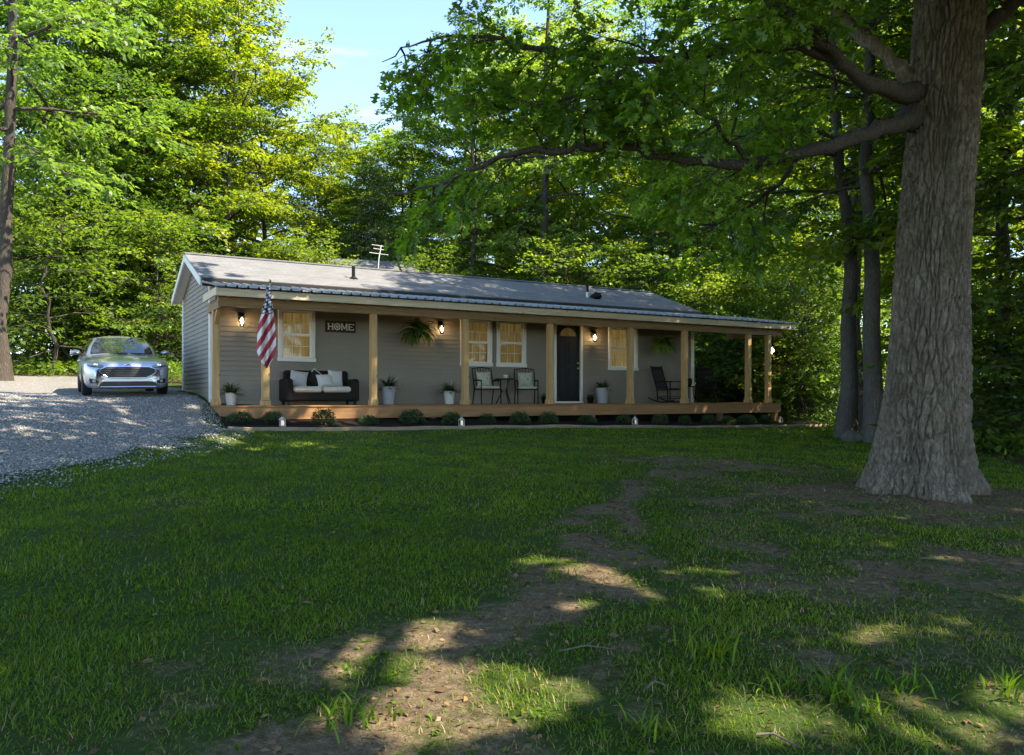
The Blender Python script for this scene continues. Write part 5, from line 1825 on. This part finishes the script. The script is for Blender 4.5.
# ------------------------------------------------------------------ the big oak
def make_oak():
    rr = np.random.default_rng(77)
    base = ground_at(925, 497)
    cx, cyy = 5.13, 9.95
    gzb = g1(cx, cyy)
    root = empty('oak_tree', (cx, cyy, gzb), 0, 'huge old oak with a thick furrowed trunk and spreading limbs over the lawn', 'tree')
    O = np.array([cx, cyy, gzb])
    # trunk: dense ridged surface
    nth = 320
    zs = np.concatenate([np.linspace(-.25, 1.2, 90), np.linspace(1.216, 6.6, 250), np.linspace(6.8, 15, 40)])
    zc = [-.3, 0, .35, .8, 1.3, 2.0, 3.2, 4.6, 6.0, 9, 12, 15]
    rc = [.72, .62, .53, .47, .437, .41, .38, .37, .37, .33, .25, .10]
    xo = [-.10, -.10, -.07, -.03, .02, .06, .12, .22, .31, .5, .6, .7]
    th = np.linspace(0, 2 * np.pi, nth, endpoint=False)
    TH, Z = np.meshgrid(th, zs)
    rad = np.interp(Z, zc, rc)
    flare = np.exp(-np.maximum(Z + .1, 0) / .36)
    lob = .5 + .5 * np.cos(5 * TH + 1.1 + .9 * np.sin(2 * TH)); lob2 = .5 + .5 * np.cos(8 * TH + 2.0 + np.sin(3 * TH))
    rad = rad * (1 + flare * (.40 * (lob ** 2.2 - .34) + .20 * (lob2 ** 2 - .4)))
    fl2 = np.exp(-np.maximum(Z, 0) / 1.4)
    rad = rad * (1 + fl2 * .08 * np.cos(4 * TH + .4 + .5 * np.sin(TH)) + .02 * np.cos(3 * TH + Z * .6) * sstep(0, 1, Z))
    # furrowed bark: tall irregular plates split by cracks
    def plates(N, hz, sd, warp):
        u = TH / (2 * np.pi) * N + warp * (vnoise(np.cos(TH) * 4 + 7, Z * 2.2 + np.sin(TH) * 4, sd) - .5) + .35 * (vnoise(np.cos(TH) * 14 + 3, Z * 7 + np.sin(TH) * 14, sd + 1) - .5)
        vv = Z / hz + .35 * (vnoise(np.cos(TH) * 9, Z * 5 + np.sin(TH) * 9, sd + 2) - .5)
        iu, iv = np.floor(u), np.floor(vv)
        F1 = np.full(u.shape, 9.0); F2 = np.full(u.shape, 9.0)
        for a in (-1, 0, 1):
            for b_ in (-1, 0, 1):
                cu, cv = iu + a, iv + b_
                hx = hash2(np.mod(cu, N), cv, sd + 3); hy = hash2(np.mod(cu, N), cv, sd + 4)
                d_ = np.hypot(cu + .1 + .8 * hx - u, cv + hy - vv)
                F2 = np.minimum(F2, np.maximum(F1, d_)); F1 = np.minimum(F1, d_)
        return F2 - F1
    pl = sstep(.02, .30, plates(46, .38, 63, 1.3)); p2 = sstep(.0, .4, plates(100, .17, 73, 1.5))
    f3 = vnoise(np.cos(TH) * 3 + 5, Z * .9 + np.sin(TH) * 3, 65)
    f4 = vnoise(np.cos(TH) * 40 + 50, Z * 22 + np.sin(TH) * 40, 66)
    rad = rad + .052 * pl + .015 * p2 + .07 * (f3 - .5) + .010 * (f4 - .5) - .035
    X = rad * np.cos(TH) + np.interp(Z, zc, xo); Y = rad * np.sin(TH)
    V = np.stack([X, Y, Z], -1).reshape(-1, 3)
    n = len(zs)
    i = (np.arange(n - 1) * nth)[:, None]; j = np.arange(nth)[None]
    F = np.stack([i + j, i + (j + 1) % nth, i + nth + (j + 1) % nth, i + nth + j], -1).reshape(-1, 4)
    link_mesh('trunk', np_mesh('trunk', V, [F]), M['oak_bark'], root, True)
    P, A, N = [], [], []            # detailed lobed leaves
    P2_, A2_, N2_ = [], [], []      # leaves high above
    tw = MB()
    def cluster(p, d, L, n, hi):
        t = rr.uniform(.25, 1, n) ** .7
        s = np.cross(d, [0, 0, 1.0]); s = s / max(np.linalg.norm(s), 1e-6)
        pos = p + d * (t * L)[:, None] + rr.normal(0, .05, (n, 3))
        ang = rr.uniform(0, 6.28, n)
        aa = d[None] * .55 + s[None] * np.cos(ang)[:, None] * .9 + np.array([0, 0, 1.0]) * np.sin(ang)[:, None] * .5 + np.array([0, 0, -.35])
        nn = np.array([0, 0, 1.0]) + rr.normal(0, .5, (n, 3))
        (P2_ if hi else P).append(pos); (A2_ if hi else A).append(aa); (N2_ if hi else N).append(nn)
    def side_branches(pts, r0, r1, start, every, Lr, hi=False, dens=1.0, upb=0.0, nleaf=15):
        pts = np.array(pts, float)
        seg = np.linalg.norm(np.diff(pts, axis=0), axis=1); cum = np.r_[0, np.cumsum(seg)]
        s = start * cum[-1]; k = 0
        while s < cum[-1]:
            i = min(np.searchsorted(cum, s, side='right') - 1, len(seg) - 1)
            f = (s - cum[i]) / seg[i]
            p = pts[i] * (1 - f) + pts[i + 1] * f
            ld = (pts[i + 1] - pts[i]) / seg[i]
            sd = np.cross(ld, [0, 0, 1.0]); sd /= max(np.linalg.norm(sd), 1e-6)
            sg_ = 1 if k % 2 else -1
            td = ld * rr.uniform(.3, .9) + sd * sg_ * rr.uniform(.4, 1.0) + np.array([0, 0, rr.normal(upb, .35)])
            td /= np.linalg.norm(td)
            L = rr.uniform(*Lr) * (1.15 - .45 * s / cum[-1])
            tipx = p[0] + td[0] * L + O[0]
            if tipx < -1.35 and p[2] + O[2] < 7.2 and p[1] + O[1] > 5:
                s += every; k += 1; continue
            q = [p]; dd = td.copy()
            for j in range(4):
                dd = dd + rr.normal(0, .16, 3) + np.array([0, 0, -.05]); dd /= np.linalg.norm(dd)
                q.append(q[-1] + dd * L / 4)
            tw.tube([tuple(v) for v in q], [.012 + .008 * L, .012, .009, .006, .003], 5, cap=False)
            for j in range(1, 5):
                for rep in range(2 if not hi else 2):
                    d2 = (q[j] - q[j - 1]); d2 = d2 / np.linalg.norm(d2)
                    s2 = np.cross(d2, [0, 0, 1.0]); s2 /= max(np.linalg.norm(s2), 1e-6)
                    d3 = d2 + s2 * rr.normal(0, .9) + np.array([0, 0, rr.normal(-.1, .4)])
                    d3 /= np.linalg.norm(d3)
                    LL = rr.uniform(.25, .5)
                    if not hi: tw.tube([tuple(q[j]), tuple(q[j] + d3 * LL)], [.005, .002], 4, cap=False)
                    cluster(q[j], d3, LL * 1.1, max(3, int(nleaf * dens * rr.uniform(.6, 1.3))), hi)
            s += every * rr.uniform(.6, 1.4); k += 1
    def world_limb(pl, r):
        pts = [np.array(at(*p)) - O for p in pl]
        # smooth the polyline
        out = []
        for i in range(len(pts) - 1):
            p0 = pts[max(i - 1, 0)]; p1 = pts[i]; p2 = pts[i + 1]; p3 = pts[min(i + 2, len(pts) - 1)]
            for t in np.linspace(0, 1, 5)[:-1]:
                out.append(.5 * (2 * p1 + (p2 - p0) * t + (2 * p0 - 5 * p1 + 4 * p2 - p3) * t * t + (3 * p1 - p0 - 3 * p2 + p3) * t ** 3))
        out.append(pts[-1])
        out = np.array(out)
        out[2:-1] += rr.normal(0, .018, out[2:-1].shape)
        rr_ = np.interp(np.linspace(0, 1, len(out)), np.linspace(0, 1, len(r)), r)
        return out, rr_
    limbs = [
        ([(944, 116, 10.0), (917, 118, 9.86), (900, 122, 9.65), (870, 133, 9.5), (840, 143, 9.35), (800, 153, 9.1), (750, 164, 8.9), (700, 163, 8.8), (650, 152, 8.75), (600, 146, 8.7), (560, 151, 8.7), (512, 153, 8.75), (470, 172, 8.9), (430, 186, 9.1), (385, 196, 9.3)], [.22, .15, .10, .078, .066, .056, .048, .043, .038, .03, .018, .007], .30, M['limb_bark'], .42, (.5, 1.2)),
        ([(946, 100, 10.0), (917, 93, 9.85), (890, 90, 9.5), (862, 80, 9.3), (835, 57, 9.0), (815, 35, 8.8), (790, 15, 8.6), (765, -5, 8.5), (735, -40, 8.3), (690, -70, 8.1), (640, -90, 8.0)], [.19, .12, .082, .070, .060, .048, .032, .010], .45, M['limb_bark'], .40, (.6, 1.3)),
        ([(946, 108, 10.05), (917, 90, 10.0), (897, 66, 10), (872, 45, 10.1), (855, 28, 10.3), (832, 2, 10.5), (800, -45, 10.8), (760, -90, 11)], [.18, .115, .086, .074, .06, .045, .015], .5, M['oak_bark'], .45, (.6, 1.3)),
        ([(838, 60, 9.05), (800, 46, 8.95), (745, 49, 8.9), (690, 56, 8.9), (640, 59, 8.95), (580, 54, 9.0), (520, 44, 9.1), (460, 34, 9.2), (410, 46, 9.3), (382, 62, 9.4)], [.07, .055, .045, .04, .032, .022, .012, .005], .12, M['limb_bark'], .36, (.5, 1.2)),
        ([(640, 59, 8.95), (600, 85, 8.8), (550, 100, 8.7), (500, 108, 8.7), (455, 98, 8.8)], [.028, .022, .016, .01, .004], .1, M['limb_bark'], .34, (.4, .9)),
        ([(750, 164, 8.9), (722, 130, 8.6), (690, 105, 8.3), (655, 88, 8.1), (620, 78, 8.0)], [.035, .025, .018, .012, .005], .2, M['limb_bark'], .36, (.5, 1.0)),
        ([(800, 153, 9.1), (780, 180, 9.5), (750, 205, 10.2), (715, 225, 11.0), (690, 235, 11.8)], [.035, .028, .02, .012, .005], .2, M['limb_bark'], .38, (.5, 1.1)),
        ([(955, 60, 9.9), (985, 30, 9.9), (1010, 5, 9.8), (1040, -20, 9.7), (1080, -30, 9.6)], [.16, .10, .08, .06, .02], .35, M['limb_bark'], .5, (.5, 1.2)),
    ]
    for pl, r, start, mat, every, Lr in limbs:
        out, rad_ = world_limb(pl, r)
        kn = np.clip(rr.normal(1, .10, len(rad_)), .85, 1.3); kn[:2] = 1
        b = MB(); b.tube([tuple(v) for v in out], list(rad_ * kn), 14)
        b.build('limb', mat, root, True)
        side_branches(out, 0, 0, start, every * .62, Lr, dens=1.0, nleaf=11)
    # overhead limbs of the main crown
    tg = []
    for gx in np.arange(-6.5, 13.6, 2.5):
        for gy in np.arange(-3.5, 19.0, 2.5):
            x = gx + rr.uniform(-.9, .9); y = gy + rr.uniform(-.9, .9)
            if math.hypot(x - cx, y - cyy) > 13.2 or (x < -2.5 and y > 11): continue
            lo = max(EYE + 4.6, EYE + .56 * y + .6)
            tg.append((x, y, lo + rr.uniform(.3, 2.2)))
            if y < 14 and x > -1: tg.append((x + rr.uniform(-1, 1), y + rr.uniform(-1, 1), lo + rr.uniform(3.0, 6.0)))  # higher layer of limbs added above the view to shade the gravel
    for (x, y, z) in tg:
        hz0 = max(6.6, min(12, z - gzb - .18 * math.hypot(x - cx, y - cyy)))
        p0 = np.array([np.interp(hz0, zc, xo), 0, hz0])
        p3 = np.array([x - cx, y - cyy, z - gzb])
        mid = p0 * .5 + p3 * .5 + np.array([0, 0, .9]) + rr.normal(0, .3, 3)
        ts = np.linspace(0, 1, 10)[:, None]
        pts = p0 * (1 - ts) ** 2 + 2 * mid * ts * (1 - ts) + p3 * ts ** 2
        L = np.linalg.norm(p3 - p0)
        b = MB(); b.tube([tuple(v) for v in pts], list(np.linspace(.05 + .011 * L, .012, 10)), 7)
        b.build('limb', M['limb_bark'], root, True)
        side_branches(pts, 0, 0, .40 if L > 4 else .2, .30, (1.0, 1.9), hi=True, nleaf=17)
    tw.build('twigs', M['limb_bark'], root, True)
    Pa, Aa, Na = np.concatenate(P), np.concatenate(A), np.concatenate(N)
    Pb, Ab, Nb = np.concatenate(P2_), np.concatenate(A2_), np.concatenate(N2_)
    # gaps cut through the crown along sun rays to place the ground's sun patches
    S = np.array(SUN_DIR)
    spots = [((352, 662), (425, 628), .30), ((405, 712), (470, 690), .36), ((535, 560), (560, 563), .22), ((590, 570), (685, 592), .30), ((560, 606), (590, 602), .16), ((690, 571), (715, 571), .16), ((850, 640), (880, 632), .20), ((925, 618), (965, 632), .17), ((770, 715), (850, 712), .26), ((880, 700), (930, 730), .22), ((1000, 705), (1040, 730), .24), ((430, 548), (440, 547), .12), ((840, 448), (860, 450), .3), ((640, 432), (660, 432), .2)]
    keep_a, keep_b = np.ones(len(Pa), bool), np.ones(len(Pb), bool)
    # the crown leaves the lower bole bare and ends short of the clearing to the left
    for pts_, keep in ((Pa, keep_a), (Pb, keep_b)):
        W_ = pts_ + O
        bole = (np.abs(W_[:, 0] - 5.25 - .04 * W_[:, 2]) < .75) & (W_[:, 1] < 10.0) & (W_[:, 1] > 4) & (W_[:, 2] < 7.2)
        edge = (W_[:, 0] < -1.75 + .5 * vnoise(W_[:, 1] * 2, W_[:, 2] * 2, 5)) & (W_[:, 2] < 7.0) & (W_[:, 1] > 5)
        keep &= ~(bole | edge)
    for q0, q1, rad0 in spots:
        g0, g1_ = np.array(ground_at(*q0)) - O, np.array(ground_at(*q1)) - O
        for pts_, keep in ((Pa, keep_a), (Pb, keep_b)):
            best = np.full(len(pts_), 9.0)
            for t in np.linspace(0, 1, 6):
                c = g0 + (g1_ - g0) * t
                rel = pts_ - c
                al = rel @ S
                best = np.minimum(best, np.linalg.norm(rel - al[:, None] * S, axis=1))
            nz = vnoise(pts_[:, 0] * 2.2, pts_[:, 1] * 2.2 + pts_[:, 2], 91)
            keep &= best > rad0 * (.7 + .7 * nz)
    Pa, Aa, Na = Pa[keep_a], Aa[keep_a], Na[keep_a]; Pb, Ab, Nb = Pb[keep_b], Ab[keep_b], Nb[keep_b]
    na, nb_ = len(Pa), len(Pb)
    print('oak leaves', na, nb_)
    La = rr.uniform(.09, .17, na)
    link_mesh('foliage', leaf_mesh('foliage', Pa, Aa, Na, La, La * rr.uniform(.75, 1.0, na), OAK, rr.random(na)), M['leaf_oak'], root)
    Lb = rr.uniform(.15, .25, nb_)
    link_mesh('crown', leaf_mesh('crown', Pb, Ab, Nb, Lb, Lb * .7, KITE, rr.random(nb_)), M['leaf_oak'], root)
make_oak()

# ------------------------------------------------------------------ grass, litter and small plants
def make_grass():
    r = np.random.default_rng(99)
    def sample(D0, D1, dens, pxr=(-40, 1064)):
        area = (pxr[1] - pxr[0]) / FPX * (D1 ** 2 - D0 ** 2) / 2
        n = int(area * dens)
        D = np.sqrt(r.uniform(D0 ** 2, D1 ** 2, n)); px = r.uniform(*pxr, n)
        return (px - 512) / FPX * D, D
    XS, YS, LS, WS = [], [], [], []
    for D0, D1, dens, hl, wd in ((2.9, 5, 4800, .046, .0048), (5, 8, 3000, .045, .0065), (8, 12, 1500, .046, .0095), (12, 18, 700, .048, .015), (18, 27, 300, .055, .026)):
        x, y = sample(D0, D1, dens)
        XS.append(x); YS.append(y); LS.append(np.full(len(x), hl)); WS.append(np.full(len(x), wd))
    x, y, L, W = map(np.concatenate, (XS, YS, LS, WS))
    dm_ = dirtness(x, y); fm = forest_mask(x, y)
    s_, d_ = to_house(x, y)
    ok = ~(on_gravel(x, y, -.25) | on_gravel(x, y, .1) & (r.random(len(x)) < .8)) & ~((s_ > -1.05) & (s_ < 17.1) & (d_ > -1.2) & (d_ < 9))
    clump = fnoise(x * 2.5, y * 2.5, 71, 3)
    prob = (1 - dm_) ** 1.7 * (.45 + .9 * sstep(.25, .6, clump)) * (1 - fm)
    ok &= r.random(len(x)) < np.clip(prob, .07, 1) * (1 - .97 * fm)
    x, y, L, W = x[ok], y[ok], L[ok], W[ok]; dmk = dm_[ok]; cl = clump[ok]
    n = len(x)
    z = gz(x, y) - .004
    az = r.uniform(0, 6.28, n); tilt = np.abs(r.normal(0, .55, n)) + .15
    A = np.c_[np.cos(az) * np.sin(tilt), np.sin(az) * np.sin(tilt), np.cos(tilt)]
    N = np.c_[-np.cos(az) * np.cos(tilt), -np.sin(az) * np.cos(tilt), np.sin(tilt)] * -1
    L = L * r.uniform(.45, 1.25, n) * (.65 + .75 * cl) * (1 - .35 * dmk)
    P = np.c_[x, y, z]
    low = fnoise(x * .7, y * .7, 77, 3)
    rnd = np.clip(-.05 + .5 * cl + .6 * low + r.normal(0, .2, n), 0, 1)
    dry = r.random(n) < .05 + .38 * dmk
    print('grass blades', n)
    for nm, sel, mat, lab in (('lawn_grass', ~dry, 'grass', 'short green grass blades covering the lawn'), ('dry_grass', dry, 'dry_grass', 'dry straw-coloured blades scattered through the lawn')):
        o = link_mesh(nm, leaf_mesh(nm, P[sel], A[sel], N[sel], L[sel], W[sel], BLADE, rnd[sel]), M[mat])
        tag(o, lab, 'grass', kind='stuff')
    # broad weeds (clover, plantain leaves) mixed in
    x, y = sample(2.9, 9, 130)
    fm = forest_mask(x, y); dm_ = dirtness(x, y); cl = fnoise(x * 1.2, y * 1.2, 81, 3)
    ok = ~on_gravel(x, y, -.1) & (r.random(len(x)) < sstep(.48, .68, cl) * (1 - dm_) * (1 - fm))
    x, y = x[ok], y[ok]; m = 5; n = len(x)
    xx = np.repeat(x, m); yy = np.repeat(y, m); k = len(xx)
    az = r.uniform(0, 6.28, k); el = r.uniform(.2, .9, k)
    A = np.c_[np.cos(az) * np.cos(el), np.sin(az) * np.cos(el), np.sin(el)]; N = np.c_[-np.cos(az) * np.sin(el), -np.sin(az) * np.sin(el), np.cos(el)]
    P = np.c_[xx, yy, gz(xx, yy)]
    L = r.uniform(.012, .045, k)
    tag(link_mesh('lawn_weeds', leaf_mesh('lawn_weeds', P, A, N, L, L * .45, KITE, r.random(k)), M['grass']), 'small broad-leaved weeds growing among the grass', 'weeds', kind='stuff')
    # litter: dead leaves, bark crumbs and twigs
    x, y = sample(2.9, 15, 520)
    fm = forest_mask(x, y); dm_ = dirtness(x, y)
    s_, d_ = to_house(x, y)
    ok = ~on_gravel(x, y, 0) & ~((s_ > -1.05) & (d_ > -1.2)) & (r.random(len(x)) < np.clip(.08 + .9 * dm_ + .5 * fm, 0, 1))
    x, y = x[ok], y[ok]; n = len(x)
    az = r.uniform(0, 6.28, n)
    A = np.c_[np.cos(az), np.sin(az), r.normal(0, .2, n)]; N = np.c_[r.normal(0, .45, (n, 2)), np.ones(n)]
    L = r.uniform(.012, .05, n) * np.where(r.random(n) < .1, 1.7, 1); W = L * r.choice([.10, .16, .55], n)
    tag(link_mesh('leaf_litter', leaf_mesh('leaf_litter', np.c_[x, y, gz(x, y) + .008], A, N, L, W, KITE, r.random(n)), M['litter']), 'dead leaves, twigs and bark crumbs on the bare ground', 'litter', kind='stuff')
    # forest floor plants
    n = 26000
    D = np.sqrt(r.uniform(12 ** 2, 45 ** 2, n)); px = r.uniform(-60, 1100, n)
    x, y = (px - 512) / FPX * D, D
    ok = forest_mask(x, y) > .6
    x, y = x[ok], y[ok]; m = 4
    x = np.repeat(x, m) + r.normal(0, .15, len(x) * m); y = np.repeat(y, m) + r.normal(0, .15, len(y) * m); n = len(x)
    az = r.uniform(0, 6.28, n); el = r.uniform(-.1, .9, n)
    A = np.c_[np.cos(az) * np.cos(el), np.sin(az) * np.cos(el), np.sin(el)]; N = np.c_[r.normal(0, .4, (n, 2)), np.ones(n)]
    L = r.uniform(.10, .24, n)
    tag(link_mesh('forest_undergrowth', leaf_mesh('forest_undergrowth', np.c_[x, y, gz(x, y) + r.uniform(0, .4, n)], A, N, L, L * .6, KITE, r.random(n)), M['leaf_shrub']), 'low leafy undergrowth on the forest floor', 'undergrowth', kind='stuff')
make_grass()

def tuft(px, py, n, h, wid, mat, label, spread=.05, cat='grass tuft', name='grass_tuft', tpl=BLADE, seed=0):
    r = np.random.default_rng(px + seed)
    p = ground_at(px, py)
    r_ = empty(name, p, 0, label, cat, 'grass tufts and weeds on the lawn')
    az = r.uniform(0, 6.28, n); t = np.abs(r.normal(.0, .45, n)) + .08
    A = np.c_[np.cos(az) * np.sin(t), np.sin(az) * np.sin(t), np.cos(t)]
    N = -np.c_[-np.cos(az) * np.cos(t), -np.sin(az) * np.cos(t), np.sin(t)]
    P = np.c_[r.normal(0, spread, n), r.normal(0, spread, n), np.full(n, -.01)]
    link_mesh('blades', leaf_mesh('blades', P, A, N, h * r.uniform(.5, 1.1, n), np.full(n, wid), tpl, r.random(n)), M[mat], r_)
for a in (
    (838, 702, 40, .22, .012, 'grass', 'tall pale grass tuft in the front right lawn dapple', .04),
    (785, 694, 30, .16, .012, 'grass', 'grass tuft left of the tall pale tuft at front right'),
    (870, 715, 26, .14, .012, 'grass', 'leaning grass tuft right of the tall pale tuft'),
    (708, 655, 60, .18, .011, 'grass', 'thick dark green grass clump in the shade right of the track', .07),
    (345, 722, 50, .14, .014, 'grass', 'green grass clump low beside the bare track at front', .09),
    (465, 607, 24, .13, .012, 'grass', 'small green sprout on the bare track', .05),
    (905, 690, 34, .13, .012, 'grass', 'low grass clump at the far front right', .06),
    (1005, 690, 40, .16, .012, 'grass', 'grass clump at the right edge of the photo', .07),
    (560, 577, 40, .10, .010, 'grass', 'small grass island beside the sunlit dirt', .08),
    (640, 735, 30, .14, .012, 'grass', 'dark grass clump at the bottom middle', .06)):
    tuft(*a)
# fallen sticks
sm = simple('stick_bark', (.13, .10, .075), .9, var=.3)
for k, (a, b_, rd, lab) in enumerate((((645, 694), (668, 690), .006, 'short dark stick on the bare ground near the bottom middle'), ((756, 738), (800, 752), .006, 'curved pale twig in the front right dapple'), ((920, 560), (955, 566), .006, 'thin dry stick lying below the oak'), ((560, 655), (615, 652), .005, 'long thin twig across the worn track'))):
    p, q = ground_at(*a), ground_at(*b_)
    b = MB(); m_ = (p + q) / 2 + Vector((0, .05, 0)); m_.z = g1(m_.x, m_.y)
    b.tube([tuple(p + Vector((0, 0, .015))), tuple(m_ + Vector((0, 0, .022))), tuple(q + Vector((0, 0, .015)))], [rd, rd * .9, rd * .6], 7)
    b.tube([tuple(m_ + Vector((0, 0, .022))), tuple(m_ + (q - p) * .2 + Vector((0, .09, .03)))], [rd * .6, rd * .3], 6)
    tag(b.build('fallen_stick', sm, None, True), lab, 'stick', 'sticks lying on the lawn')
# boulder by the twin trunks
p = ground_at(853, 441)
b = MB()
def rockfn(u, v):
    th, ph = u * 2 * math.pi, v * math.pi
    n = .75 + .5 * float(vnoise([math.cos(th) * 1.3 * math.sin(ph) + 5], [math.sin(th) * 1.3 * math.sin(ph) + math.cos(ph) * 1.7], 12)[0])
    return (.36 * n * math.sin(ph) * math.cos(th), .28 * n * math.sin(ph) * math.sin(th), .30 * n * math.cos(ph))
b.grid(rockfn, 24, 14)
o = tag(b.build('boulder', simple('mossy_rock', (.075, .065, .05), .9, var=.5, scale=6, bump=.6), None, True), 'low mossy boulder between the two slender grey trunks', 'rock')
o.location = p + Vector((0, 0, .02)); o.scale = (.8, .8, .8)

# weathered shed roof glimpsed behind the ridge
sr = at(372, 268, 36.5)
sh = empty('old_shed', (sr.x, sr.y, g1(sr.x, sr.y)), R(18), 'weathered grey shed with a low roof behind the house ridge', 'shed')
hz_ = sr.z - g1(sr.x, sr.y)
b = MB(); b.span((-1.7, -1.2, 0), (1.7, 1.2, hz_ - .45)); b.build('wall', simple('shed_wall', (.12, .115, .11), .9, var=.3), sh)
b = MB()
for sg_ in (-1, 1):
    b.add([(-2.0, 0, hz_ + .35), (2.0, 0, hz_ + .35), (2.0, sg_ * 1.6, hz_ - .55), (-2.0, sg_ * 1.6, hz_ - .55), (-2.0, 0, hz_ + .28), (2.0, 0, hz_ + .28), (2.0, sg_ * 1.6, hz_ - .62), (-2.0, sg_ * 1.6, hz_ - .62)],
          [(0, 1, 2, 3), (4, 7, 6, 5), (2, 6, 7, 3), (0, 3, 7, 4), (1, 5, 6, 2)])
b.build('roof', simple('shed_roof', (.11, .11, .11), .8, var=.35, scale=5), sh)
